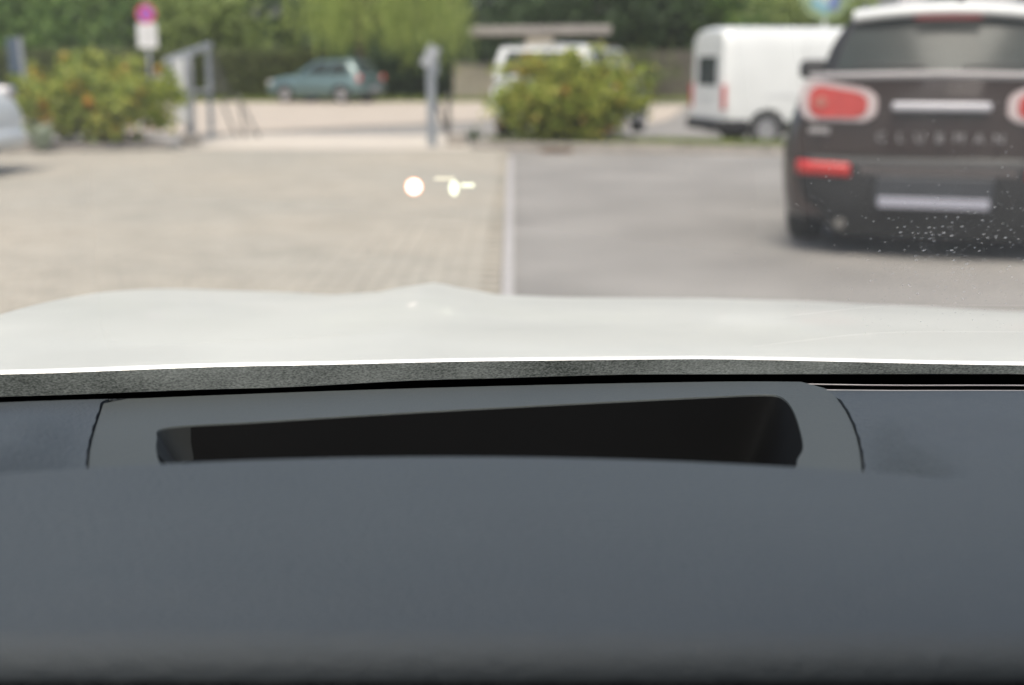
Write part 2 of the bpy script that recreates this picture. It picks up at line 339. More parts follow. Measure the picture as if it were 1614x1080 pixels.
# ------------------------------------------------------------------ foliage builders
def leaf_quads(C, size, ln=1.5, nrm=None, droop=None):
    N = len(C); C = np.asarray(C, float)
    a = rng.normal(size=(N, 3)); a /= np.linalg.norm(a, axis=1)[:, None]
    if droop is not None: a = a * (1 - droop) + np.array([0, 0, -1.0]) * droop; a /= np.linalg.norm(a, axis=1)[:, None]
    r = rng.normal(size=(N, 3)); b = np.cross(a, r); b /= np.linalg.norm(b, axis=1)[:, None]
    s = (size * rng.uniform(.6, 1.25, N))[:, None]
    A_ = a * s * ln * .5; B_ = b * s * .5; n_ = np.cross(a, b) * s * .12
    P = np.stack([C - A_, C + B_ - n_, C + A_, C - B_ - n_], 1).reshape(-1, 3)
    return P
def quad_mesh(name, P):
    N = len(P) // 4; me = bpy.data.meshes.new(name); me.vertices.add(len(P)); me.vertices.foreach_set('co', P.astype(np.float32).ravel())
    me.loops.add(4 * N); me.loops.foreach_set('vertex_index', np.arange(4 * N, dtype=np.int32)); me.polygons.add(N)
    me.polygons.foreach_set('loop_start', np.arange(0, 4 * N, 4, dtype=np.int32)); me.polygons.foreach_set('loop_total', np.full(N, 4, dtype=np.int32))
    me.update(calc_edges=True); return me
def clumps(c, rad, k, per, spread, fill=.55):
    out = []
    for _ in range(k):
        d = rng.normal(size=3); d /= np.linalg.norm(d); r = rng.uniform(fill, 1) if rng.random() < .8 else rng.uniform(0, fill)
        cc = np.array(c) + d * r * np.array(rad); s = spread * rng.uniform(.6, 1.3)
        out.append(cc + rng.normal(size=(per, 3)) * np.array([s, s, s * .7]))
    return np.concatenate(out)
def trunk_bm(base, top, r, limbs=6, spread=1.6):
    bm = bmesh.new(); base = Vector(base); top = Vector(top); pts = []
    for i in range(6):
        t = i / 5; pts.append(base.lerp(top, t) + Vector((random.gauss(0, .05), random.gauss(0, .05), 0)) * (t > 0))
    tube(bm, pts, [r * (1.25 if i == 0 else 1 - .14 * i) for i in range(6)], 9)
    for k in range(limbs):
        t = random.uniform(.4, .98); s = base.lerp(top, t); a = random.uniform(0, 6.28); ln = random.uniform(.7, 1) * spread
        mid = s + Vector((math.cos(a) * ln * .5, math.sin(a) * ln * .5, ln * .32)); e = s + Vector((math.cos(a) * ln, math.sin(a) * ln, ln * .75))
        tube(bm, [s, mid, e], [r * .42, r * .27, r * .09], 6)
    return bm
def tree(name, label, x, y, h, rx, rz, zc, matl, k=70, per=70, leaf=.2, spread=.55, tr=.16, group=None, cat='tree'):
    z0 = ground(x, y); t = empty(name, (x, y, z0)); tag(t, label, cat, group)
    obj('trunk', trunk_bm((0, 0, -.1), (random.gauss(0, .2), random.gauss(0, .2), h * .8), tr, 8, rx * .7), M['bark'], t, True)
    C = clumps((0, 0, zc), (rx, rx * .8, rz), k, per, spread); C = C[C[:, 2] > .12]
    link('crown', quad_mesh('crown', leaf_quads(C, leaf)), matl, t)
    return t

# ------------------------------------------------------------------ woodland and trees behind
C = np.stack([rng.uniform(-34, 40, 15000), rng.uniform(63, 68, 15000), rng.uniform(-.4, 9, 15000)], 1)
o = link('woodland', quad_mesh('woodland', leaf_quads(C, .55)), M['leaf_dark']); tag(o, 'dark mass of woodland filling the background behind all the trees', 'woodland', kind='stuff')
G = 'broadleaf trees behind the hedge'
tree('broadleaf_tree', 'bushy bright green tree above the hedge behind the no stopping sign', -16.2, 52, 6, 2.9, 2.6, 3.0, M['leaf_mid'], 85, 75, .2, group=G)
tree('broadleaf_tree', 'green tree with drooping lower boughs at the far end of the hedge', -20.8, 52.5, 6, 2.9, 2.7, 3.0, M['leaf_mid'], 80, 75, .2, group=G)
tree('broadleaf_tree', 'yellow green tree above the hedge between gate and blue green hatchback', -11.6, 51, 5.5, 2.4, 2.4, 2.9, M['leaf_light'], 65, 70, .19, group=G)
tree('broadleaf_tree', 'dark green tree behind hedge with bare trunk showing beside the gate', -13.2, 55, 7, 2.4, 2.4, 4.4, M['leaf_dark'], 60, 70, .22, group=G, tr=.2)
tree('broadleaf_tree', 'tall dark green tree rising directly behind the weeping willow', -5.6, 55, 8, 3.6, 3.4, 3.4, M['leaf_dark'], 90, 75, .24, group=G)
G2 = 'trees behind the outbuilding'
tree('dark_tree', 'dark green tree standing directly behind the flat roofed outbuilding', 1.2, 54, 7, 3.0, 3.0, 3.4, M['leaf_dark'], 90, 75, .22, group=G2)
tree('dark_tree', 'deep green tree between the outbuilding and the white van', 6.2, 53, 7, 2.6, 3.0, 3.4, M['leaf_dark'], 75, 75, .22, group=G2)
tree('light_tree', 'mid green tree with paler tips above the rear of the white van', 8.9, 52, 6.5, 1.7, 2.4, 3.6, M['leaf_mid'], 40, 70, .2, group=G2)
tree('dark_tree', 'dark tree over the roof of the white van beside the round logo sign', 13.0, 53, 7, 2.8, 3.0, 3.4, M['leaf_dark'], 75, 75, .22, group=G2)
tree('light_tree', 'small bright green tree behind the round logo sign', 10.9, 46, 5, 1.6, 1.5, 3.0, M['leaf_light'], 35, 65, .18, group=G2)
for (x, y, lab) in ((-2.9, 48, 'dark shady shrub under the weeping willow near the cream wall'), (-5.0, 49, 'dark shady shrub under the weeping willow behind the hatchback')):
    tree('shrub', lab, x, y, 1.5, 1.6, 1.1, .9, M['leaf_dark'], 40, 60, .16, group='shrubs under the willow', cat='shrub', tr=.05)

# weeping willow
wx, wy = -4.55, 45.0; wz = ground(wx, wy)
wt = tag(empty('weeping_willow', (wx, wy, wz)), 'weeping willow with long yellow green hanging strands', 'tree')
obj('trunk', trunk_bm((-.6, .2, -.1), (-.9, .3, 5.0), .24, 9, 2.4), M['bark'], wt, True)
P = []
for k in range(620):
    a = rng.uniform(0, 6.283); r = math.sqrt(rng.uniform(.02, 1)) * 3.3
    x, y = r * math.cos(a), r * math.sin(a) * .8
    clump = math.sin(x * 3.1 + 1.3 * math.sin(y * 2)) * .5 + .5
    if rng.random() > .35 + .65 * clump: continue
    ztop = 6.2 - .28 * r * r + rng.normal() * .2
    zbot = rng.uniform(1.5, 2.7) - (.75 if x > .8 else 0) * rng.random() + (.3 if x < -2 else 0)
    nn = int((ztop - zbot) / .085); t = np.linspace(0, 1, nn)
    zz = ztop + (zbot - ztop) * t; sx = x + .25 * np.sin(t * 2 + k) * t + rng.normal(size=nn) * .03; sy = y + rng.normal(size=nn) * .03
    P.append(np.stack([sx, sy, zz], 1))
P = np.concatenate(P)
link('hanging_strands', quad_mesh('hanging_strands', leaf_quads(P, .05, 4.2, droop=.72)), M['leaf_willow'], wt)

# clipped hedge
hx0, hx1, hy = -27, -6.6, 47.0
ht = tag(empty('clipped_hedge', ((hx0 + hx1) / 2, hy, ground(-10, hy))), 'long clipped olive green hedge with flat top along the far verge', 'hedge')
L = hx1 - hx0
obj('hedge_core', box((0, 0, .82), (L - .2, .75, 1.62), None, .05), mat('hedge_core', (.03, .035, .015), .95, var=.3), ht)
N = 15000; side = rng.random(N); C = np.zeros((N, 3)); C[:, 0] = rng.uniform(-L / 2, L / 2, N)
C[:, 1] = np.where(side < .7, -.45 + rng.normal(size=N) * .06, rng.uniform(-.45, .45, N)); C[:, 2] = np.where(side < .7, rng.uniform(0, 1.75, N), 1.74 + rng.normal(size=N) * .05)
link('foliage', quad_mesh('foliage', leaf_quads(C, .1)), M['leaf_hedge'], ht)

# ornamental bushes in the beds
def bush(name, label, x, y, rx, ry, h, matl, k, leaf):
    t = tag(empty(name, (x, y, .08)), label, 'bush', 'bushes in the planting beds')
    bm = bmesh.new()
    for q in range(16):
        a = random.uniform(0, 6.28); s = random.uniform(.3, .9)
        tube(bm, [(math.cos(a) * .12, math.sin(a) * .1, -.05), (math.cos(a) * rx * s * .5, math.sin(a) * ry * s * .5, h * .4), (math.cos(a) * rx * s, math.sin(a) * ry * s, h * random.uniform(.6, .95))], [.018, .012, .004], 5)
    obj('stems', bm, M['bark'], t, True)
    C = np.concatenate([clumps((0, 0, h * .47), (rx * .9, ry, h * .44), k, 42, .10, .3), clumps((0, 0, h * .55), (rx * 1.04, ry, h * .52), k // 4, 26, .055, .9)])
    e_ = np.abs((C - np.array([0, 0, h * .5])) / np.array([rx * 1.1, ry * 1.3, h * .58])); e_[:, 2] *= np.where(C[:, 2] < h * .5, .6, 1)
    C = C[(C[:, 2] > .02) & ((e_ ** 2).sum(1) < 1.45)]
    link('foliage', quad_mesh('foliage', leaf_quads(C, leaf, 1.7)), matl, t); return t
bush('ornamental_bush', 'yellow green bush with orange leaves beside the parked white car', -5.5, 17.1, 1.12, .62, 1.12, M['leaf_bush'], 300, .058)
bush('ornamental_bush', 'yellow green bush with a peaked top in front of the white hatchback', .78, 17.35, 1.1, .5, 1.24, M['leaf_bush2'], 270, .058)
def tuft(x, y, z, lab, matl=None, h=.35, n=40, sp=.16, group='low plants at the bed edges'):
    bm = bmesh.new()
    for k in range(n):
        a = random.uniform(0, 6.28); r = random.uniform(.2, 1) * sp; hh = h * random.uniform(.5, 1); wd = .018
        b = Vector((math.cos(a) * r * .3, math.sin(a) * r * .3, 0)); e = Vector((math.cos(a) * r, math.sin(a) * r, hh)); mdl = b.lerp(e, .6) + Vector((0, 0, hh * .15)); s = Vector((-math.sin(a), math.cos(a), 0)) * wd
        v = [bm.verts.new(q) for q in (b - s, b + s, mdl + s, mdl - s, e)]
        bm.faces.new(v[:4]); bm.faces.new((v[3], v[2], v[4]))
    o = obj('leafy_plant', bm, matl or M['grass']); o.location = (x, y, z); return tag(o, lab, 'plant', group)
M['paleleaf'] = leafmat('pale_leaf', [(.30, .36, .26), (.42, .46, .38), (.16, .22, .10)])
tuft(-5.95, 16.2, .08, 'pale silvery plant at the kerb beside the white car nose', M['paleleaf'], .34, 60, .26)
tuft(-.55, 18.3, .02, 'small dark green weed beside the right hand gate post', M['leaf_dark'], .22, 40, .2)
# grass in the right hand bed
bo, a, d, nr, L = bedR
Pq = []
N = 9000; s = rng.uniform(0, L, N); q = rng.uniform(.14, 1.1, N)
keep = rng.random(N) < np.clip(.15 + .25 * s, .1, 1); s = s[keep]; q = q[keep]; N = len(s)
C = np.stack([a.x + d.x * s + nr.x * q, a.y + d.y * s + nr.y * q, np.full(N, .11)], 1)
o = link('bed_grass', quad_mesh('bed_grass', leaf_quads(C, .022, 4.5, droop=.6)), M['grass']); tag(o, 'short yellow green grass growing in the bed along the kerb', 'grass', kind='stuff')
N = 9000; C = np.stack([rng.uniform(-24, 9, N), rng.uniform(43.3, 46.6, N), np.zeros(N)], 1); C[:, 2] = -.005 * (C[:, 1] - 19) + .07
o = link('verge_grass', quad_mesh('verge_grass', leaf_quads(C, .06, 3.0, droop=.6)), M['grass']); tag(o, 'yellow green grass on the far verge in front of the hedge', 'grass', kind='stuff')
N = 160; C = np.stack([rng.normal(.56, .11, N), rng.normal(16.55, .10, N), np.abs(rng.normal(.012, .012, N)) + .005], 1)
o = link('fallen_leaves', quad_mesh('fallen_leaves', leaf_quads(C, .045)), M['dryleaf']); tag(o, 'small heap of brown fallen leaves on the asphalt against the kerb', 'leaves', kind='stuff')

# ------------------------------------------------------------------ vehicles
def wheel(parent, x, y, r, wdt, rimmat, spokes=5):
    s = -1 if x < 0 else 1
    prof = [(r * .62, -wdt / 2 + .01), (r * .8, -wdt / 2), (r * .95, -wdt / 2 + .01), (r, -wdt / 2 + .035), (r, wdt / 2 - .035), (r * .95, wdt / 2 - .01), (r * .8, wdt / 2), (r * .62, wdt / 2 - .01)]
    o = obj('wheel', lathe(prof), M['rubber'], parent, True); o.location = (x, y, r)
    h = wdt / 2 * s
    bm = lathe([(r * .63, -h * .9), (r * .63, h * .9), (r * .57, h * .92), (r * .55, h * .4), (0, h * .45)], n=24)
    for k in range(spokes):
        a = 2 * math.pi * k / spokes
        bx(bm, (h * .62, math.cos(a) * r * .3, math.sin(a) * r * .3), (.02, r * .56, r * .2), Matrix.Rotation(a, 3, 'X'), .006, 1)
    tube(bm, [(h * .5, 0, 0), (h * .82, 0, 0)], [r * .17, r * .13], 12)
    obj('rim', bm, rimmat, o); return o
def section(y, w_, zb, zt, tuck=.82):
    half = [(0, zb), (w_ * .80, zb), (w_ * .93, zb + .03), (w_ * .985, zb + (zt - zb) * .22), (w_, zb + (zt - zb) * .45), (w_ * .99, zb + (zt - zb) * .66), (w_ * (tuck * .35 + .63), zb + (zt - zb) * .84), (w_ * (tuck * .75 + .2), zb + (zt - zb) * .95), (w_ * tuck * .9, zt), (w_ * tuck * .45, zt + .012), (0, zt + .015)]
    return [Vector((x, y, z)) for x, z in half] + [Vector((-x, y, z)) for x, z in half[-2:0:-1]]
def resample(st, n):
    out = []
    for k in range(n + 1):
        y = lerp(st[0][0], st[-1][0], k / n); y = st[0][0] + (st[-1][0] - st[0][0]) * (k / n)
        out.append((y, *[interp([(s[0], s[i]) for s in st], y) for i in range(1, len(st[0]))]))
    return out
def cut_arches(o, ysr, r, w_):
    cutters = []
    for y, rr in ysr:
        for s in (-1, 1):
            bm = bmesh.new(); tube(bm, [(s * (w_ - .26), y, rr), (s * (w_ + .2), y, rr)], r, 28)
            bmesh.ops.recalc_face_normals(bm, faces=bm.faces)
            me = bpy.data.meshes.new('cut'); bm.to_mesh(me); bm.free(); c = bpy.data.objects.new('cut', me); COL.objects.link(c); c.matrix_world = o.matrix_world; cutters.append(c)
            md = o.modifiers.new('b', 'BOOLEAN'); md.operation = 'DIFFERENCE'; md.object = c; md.solver = 'EXACT'
    return cutters
class Cabin:
    def __init__(s, b0, b1, t0, t1, wb, wt, zb, zt, crown=.04):
        s.__dict__.update(locals())
    def side(s, u, v, sg, off=0):
        y = lerp(lerp(s.b0, s.b1, u), lerp(s.t0, s.t1, u), v); pl = .055 * (2 * u - 1) ** 2
        x = lerp(s.wb, s.wt, v) + .035 * math.sin(math.pi * v) - pl + off
        return Vector((sg * x, y, lerp(s.zb, s.zt, v)))
    def end(s, u, v, front, off=0):
        uu = 1 if front else 0; a = s.side(uu, v, -1); b = s.side(uu, v, 1); p = a.lerp(b, u); bul = .10 * (1 - (2 * u - 1) ** 2) * (1 - .35 * v)
        return p + Vector((0, (1 if front else -1) * (bul + off), off * .35))
    def roof(s, u, v, off=0):
        a = s.side(v, 1, -1); b = s.side(v, 1, 1); p = a.lerp(b, u)
        e0 = s.end(u, 1, False).y - s.side(0, 1, 1).y; e1 = s.end(u, 1, True).y - s.side(1, 1, 1).y
        p.y += e0 * (1 - v) ** 3 + e1 * v ** 3
        p.z += s.crown * math.sin(math.pi * min(max(v, .0), 1)) ** .6 + .035 * (1 - (2 * u - 1) ** 2) + off
        return p
    def mesh(s):
        bm = bmesh.new()
        def add(fn, nu, nv):
            g = [[bm.verts.new(fn(i / nu, j / nv)) for j in range(nv + 1)] for i in range(nu + 1)]
            for i in range(nu):
                for j in range(nv): bm.faces.new((g[i][j], g[i + 1][j], g[i + 1][j + 1], g[i][j + 1]))
        add(lambda u, v: s.side(u, v, 1), 10, 5); add(lambda u, v: s.side(u, v, -1), 10, 5)
        add(lambda u, v: s.end(u, v, True), 10, 5); add(lambda u, v: s.end(u, v, False), 10, 5); add(lambda u, v: s.roof(u, v), 10, 10)
        bmesh.ops.remove_doubles(bm, verts=bm.verts, dist=.012); return bm
def pane(fn, u0, u1, v0, v1, k0=0, k1=0, n=8):
    # rounded window patch; k0,k1 shift the top corners
    def f(a, b):
        u = lerp(lerp(u0, u0 + k0, b), lerp(u1, u1 + k1, b), a); return fn(u, lerp(v0, v1, b))
    return grid(f, n, 5)
def make_car(name, label, paint, L, W, H, loc, heading, belt=.90, bonnet=.80, wr=.31, rear='hatch', group=None, rimm=None, cab=None, glass=None, tail=True, face=True, bumper='blackplastic'):
    rimm = rimm or M['alloy']; glass = glass or M['glassdark']
    t = tag(empty(name, loc, -R(heading)), label, 'car', group); hw = W / 2; h2 = L / 2
    st = [(-h2, hw * .80, .42, belt - .10), (-h2 + .06, hw * .90, .30, belt - .03), (-h2 + .22, hw * .97, .24, belt), (-h2 + .8, hw, .20, belt + .01), (.1, hw, .19, belt), (h2 - 1.25, hw, .19, belt - .01),
          (h2 - .75, hw * .985, .20, lerp(belt, bonnet, .55)), (h2 - .3, hw * .94, .22, bonnet - .03), (h2 - .08, hw * .86, .27, bonnet - .14), (h2, hw * .76, .36, bonnet - .26)]
    st = [(a - 0, *b) for a, *b in st]
    b = obj('body', loft([section(*q) for q in resample(st, 44)]), paint, t)
    yr, yf = -h2 + .72, h2 - .82
    bpy.context.view_layer.update()
    cs = cut_arches(b, ((yr, wr), (yf, wr)), wr + .05, hw); baked(b)
    for c in cs: bpy.data.objects.remove(c)
    for p in b.data.polygons: p.use_smooth = True
    md = b.modifiers.new('e', 'EDGE_SPLIT'); md.split_angle = R(38)
    obj('underbody', box((0, 0, .29), (W - .46, L - .5, .2), None, .04), M['blackplastic'], t)
    for sx in (-1, 1):
        wheel(t, sx * (hw - .11), yr, wr, .2, rimm); wheel(t, sx * (hw - .11), yf, wr, .2, rimm)
    c = cab or dict(b0=-h2 + .12, b1=h2 - 1.15, t0=-h2 + .5, t1=h2 - 1.95, wb=hw * .86, wt=hw * .68, zb=belt - .03, zt=H - .075)
    cb = Cabin(**c); co = obj('cabin', cb.mesh(), paint, t, True)
    for sg in (-1, 1):
        obj('side_window', pane(lambda u, v: cb.side(u, v, sg, .008), .50, .88, .14, .86, -.0, -.0), glass, t, True)
        obj('side_window', pane(lambda u, v: cb.side(u, v, sg, .008), .13, .46, .14, .86, .0, 0), glass, t, True)
        obj('wing_mirror', box((sg * (hw + .05), lerp(c['b0'], c['b1'], .86), belt + .05), (.2, .1, .13), None, .04), paint, t, True)
        f = obj('door', box((sg * (hw * 1.0 + .001), .12, .56), (.008, 1.1, .012), None, 0), M['blackplastic'], t)
        if face:
            obj('headlight', box((sg * (hw * .68), h2 - .16, bonnet - .17), (.34, .26, .15), Matrix.Rotation(-sg * .35, 3, 'Z'), .05), M['chrome'], t, True)
        if tail:
            obj('tail_light', box((sg * (hw * .84), -h2 + .07, belt - .10), (.13, .14, .22), Matrix.Rotation(sg * .3, 3, 'Z'), .04), M['red'], t, True)
    obj('windscreen', pane(lambda u, v: cb.end(u, v, True, .01), .07, .93, .1, .92), glass, t, True)
    obj('rear_window', pane(lambda u, v: cb.end(u, v, False, .01), .10, .90, .16, .88), glass, t, True)
    obj('rear_bumper', box((0, -h2 + .02, .44), (W * .86, .16, .2), None, .06), paint, t, True)
    obj('number_plate', box((0, -h2 - .066, .47), (.52, .012, .11), None, .004), M['plate'], t)
    obj('front_bumper', box((0, h2 - .06, .36), (W * .76, .24, .2), None, .07), M[bumper], t, True)
    return t
# blue-green hatchback across the yard
hx = xat(512, 42.5)
make_car('hatchback', 'blue green hatchback parked by the hedge under the weeping willow', M['teal'], 3.75, 1.64, 1.42, (hx, 42.5, ground(hx, 42.5) + .02), -63, belt=.88, bonnet=.80, wr=.29)
# white hatchback behind the right bush
make_car('hatchback', 'white boxy hatchback parked directly behind the bush in the right hand bed', M['vanwhite'], 4.0, 1.80, 1.50, (1.08, 21.9, ground(.6, 21.5) - .04), 20, belt=.95, bonnet=.90, wr=.30, tail=False, cab=dict(b0=-1.93, b1=.95, t0=-1.78, t1=.35, wb=.80, wt=.74, zb=.92, zt=1.42))
# white car nose at the left
make_car('parked_car', 'white car nosing out beside the left planting bed', M['vanwhite'], 4.2, 1.76, 1.46, (-7.28, 13.0, 0), 95, belt=.97, bonnet=.99, wr=.32, bumper='vanwhite')

# white panel van
vx, vy = xat(1145, 26.0) + 2.40, 27.3
van = tag(empty('panel_van', (vx, vy, ground(vx, vy)), -R(79)), 'white high roofed panel van parked behind the grassy right hand bed', 'van')
VL, VW, VH = 5.4, 2.0, 2.36
def vsec(y, w_, zb, zt, r=.16):
    pts = [(0, zb), (w_ * .92, zb), (w_ * .985, zb + .08), (w_, zb + .35), (w_ * .995, 1.15), (w_ * .955, max(1.2, zt - .42)), (w_ * .92, max(1.25, zt - .2)), (w_ * .86, zt - .07), (w_ * .74, zt - .012), (w_ * .4, zt + .012), (0, zt + .018)]
    return [Vector((x, y, z)) for x, z in pts] + [Vector((-x, y, z)) for x, z in pts[-2:0:-1]]
st = [(-VL / 2, .93, .42, VH - .08), (-VL / 2 + .05, .985, .40, VH - .03), (-VL / 2 + .2, 1, .38, VH), (.6, 1, .36, VH), (1.2, 1, .36, VH - .06), (1.55, .98, .36, VH - .28), (2.0, .95, .36, 1.62), (2.25, .93, .36, 1.28), (2.55, .86, .38, 1.1), (2.7, .74, .45, .92)]
b = obj('body', loft([vsec(*q) for q in resample(st, 60)]), M['vanwhite'], van); bpy.context.view_layer.update()
cs = cut_arches(b, ((-1.78, .34), (1.85, .34)), .42, 1.0); baked(b)
for c in cs: bpy.data.objects.remove(c)
for p in b.data.polygons: p.use_smooth = True
md = b.modifiers.new('e', 'EDGE_SPLIT'); md.split_angle = R(35)
obj('underbody', box((0, 0, .34), (1.5, VL - .4, .22), None, .04), M['blackplastic'], van)
for sx in (-1, 1):
    wheel(van, sx * .88, -1.78, .34, .22, M['alloy'], 6); wheel(van, sx * .88, 1.85, .34, .22, M['alloy'], 6)
    obj('tail_light', box((sx * .955, -VL / 2 - .005, .98), (.085, .09, .50), None, .02), M['red'], van, True)
    obj('side_moulding', box((sx * .995, -.2, 1.03), (.03, 3.3, .05), None, .01), M['whitepanel'], van)
    obj('sill_trim', box((sx * .985, -.0, .42), (.04, 2.85, .16), None, .015), M['blackplastic'], van)
    obj('sill_trim', box((sx * .98, -2.44, .44), (.05, .5, .20), None, .02), M['blackplastic'], van)
    obj('cab_window', box((sx * .955, 1.35, 1.5), (.05, .8, .5), Matrix.Rotation(sx * -.06, 3, 'Y'), .02), M['glassdark'], van)
    obj('wing_mirror', box((sx * 1.12, 1.7, 1.4), (.2, .12, .34), None, .04), M['blackplastic'], van, True)
    for k in range(2):
        obj('panel_rib', box((sx * 1.0, -1.0 + 1.15 * k, 1.42), (.012, .016, 1.4), Matrix.Rotation(sx * -.03, 3, 'Y')), M['whitepanel'], van)
obj('rear_bumper', box((0, -VL / 2 - .04, .42), (1.92, .22, .24), None, .05), M['blackplastic'], van, True)
d_ = obj('tailgate', box((0, -VL / 2 - .008, 1.3), (1.74, .03, 1.72), None, .012), M['vanwhite'], van)
obj('window', box((0, -VL / 2 - .026, 1.50), (1.12, .012, .58), None, .004), M['glassdark'], d_)
obj('handle', box((0, -VL / 2 - .035, .98), (.4, .03, .05), None, .008), M['vanwhite'], d_)
obj('windscreen', box((0, 1.88, 1.72), (1.5, .04, .72), Matrix.Rotation(-.62, 3, 'X'), .01), M['glassdark'], van)

# dark brown estate with white roof, parked ahead on the right
kc = at(1475, 398, 7.55)
KH = 19.0
car = tag(empty('estate_car', (2.425, 7.28, 0), -R(KH)), 'dark brown estate car with white roof and split rear doors', 'car')
def ksec(y, w_, zb, zt):
    pts = [(0, zb), (w_ * .86, zb), (w_ * .955, zb + .03), (w_ * .985, .36), (w_, .50), (w_ * .995, .62), (w_ * .965, .76), (w_ * .915, .90), (w_ * .85, .985), (w_ * .77, zt - .015), (w_ * .70, zt), (w_ * .4, zt + .02), (0, zt + .025)]
    return [Vector((x, y, z)) for x, z in pts] + [Vector((-x, y, z)) for x, z in pts[-2:0:-1]]
st = [(0, .815, .24, 1.035), (.03, .855, .22, 1.05), (.10, .885, .2, 1.055), (.3, .90, .19, 1.06), (.9, .905, .18, 1.05), (2.4, .905, .18, 1.02), (3.0, .905, .18, .99), (3.5, .89, .18, .94), (3.95, .85, .2, .88), (4.15, .78, .25, .76), (4.25, .66, .34, .62)]
b = obj('body', loft([ksec(*q) for q in resample(st, 70)]), M['brown'], car); bpy.context.view_layer.update()
cs = cut_arches(b, ((.78, .325), (3.42, .325)), .385, .90); baked(b)
for c in cs: bpy.data.objects.remove(c)
for p in b.data.polygons: p.use_smooth = True
md = b.modifiers.new('e', 'EDGE_SPLIT'); md.split_angle = R(40)
obj('underbody', box((0, 2.1, .28), (1.36, 3.9, .2), None, .04), M['blackplastic'], car)
for sx in (-1, 1):
    wheel(car, sx * .795, .78, .325, .22, M['alloy'], 6); wheel(car, sx * .795, 3.42, .325, .22, M['alloy'], 6)
cb = Cabin(b0=.13, b1=3.15, t0=.27, t1=2.35, wb=.73, wt=.575, zb=1.03, zt=1.39, crown=.045)
obj('cabin', cb.mesh(), M['blackplastic'], car, True)
# white roof with its rear spoiler
obj('roof', grid(lambda u, v: cb.roof(u, v, .012), 16, 20), M['vanwhite'], car, True)
def spo(u, v):
    a = cb.roof(u, .05, .014); e = 1 - abs(2 * u - 1) ** 6 * .10
    ang = v * math.pi; y0 = a.y - .20 * e
    if v < .45: t = v / .45; return Vector((a.x * lerp(1, .99, t), lerp(a.y + .02, y0, t), a.z + .001 - .018 * t * t))
    if v < .62: t = (v - .45) / .17; return Vector((a.x * .99, y0 - .012 * math.sin(t * math.pi), a.z - .018 - .062 * t))
    t = (v - .62) / .38; return Vector((a.x * .98, lerp(y0, a.y + .05, t), a.z - .08 - .01 * t))
ro = obj('spoiler', grid(spo, 24, 22), M['vanwhite'], car, True)
e = cb.roof(.5, .05); yb = e.y - .205
obj('high_brake_light', box((0, yb - .012, e.z - .078), (.36, .03, .022), None, .006), mat('dull_red', (.16, .02, .02), .4), ro)
an = bmesh.new(); tube(an, [(.06, e.y + .12, e.z + .0), (.06, e.y + .08, e.z + .045), (.06, e.y + .0, e.z + .07)], [.028, .022, .008], 10)
obj('antenna', an, M['blackplastic'], car, True)
obj('rear_window', pane(lambda u, v: cb.end(u, v, False, .012), .055, .945, .10, .985), M['glassdark'], car, True)
for sx in (-1, 1):
    obj('side_window', pane(lambda u, v: cb.side(u, v, sx, .008), .06, .92, .10, .92), M['glassdark'], car, True)
    obj('wing_mirror', box((sx * .985, 2.62, 1.07), (.22, .14, .15), None, .05, 3), M['blackplastic'], car, True)
    obj('mirror_arm', box((sx * .88, 2.66, 1.0), (.14, .08, .05), None, .015), M['blackplastic'], car)
def rear_y(x): return -.055 * (1 - (x / .8) ** 2) - .002
def patch(pts, off, dep, name, m_, parent, round_=0):        # an outline on the curved tail
    bm = bmesh.new(); fr_ = [bm.verts.new((x, rear_y(x) - off, z)) for x, z in pts]; bk = [bm.verts.new((x, rear_y(x) - off + dep, z)) for x, z in pts]
    n_ = len(pts); bm.faces.new(fr_)
    for k in range(n_): bm.faces.new((fr_[k], fr_[(k + 1) % n_], bk[(k + 1) % n_], bk[k]))
    bmesh.ops.bevel(bm, geom=[e_ for e_ in bm.edges if e_.verts[0] in fr_ and e_.verts[1] in fr_], offset=.010, segments=2, affect='EDGES')
    return obj(name, bm, m_, parent)
def rrect(x0, x1, z0, z1, r, n_=5, skew=0):
    out = []
    for cx, cz, a0 in ((x1 - r, z1 - r, 0), (x0 + r, z1 - r, 90), (x0 + r, z0 + r, 180), (x1 - r, z0 + r, 270)):
        for k in range(n_ + 1):
            a = R(a0 + 90 * k / n_); x = cx + r * math.cos(a); z = cz + r * math.sin(a); out.append((x, z + skew * (x - x0)))
    return out
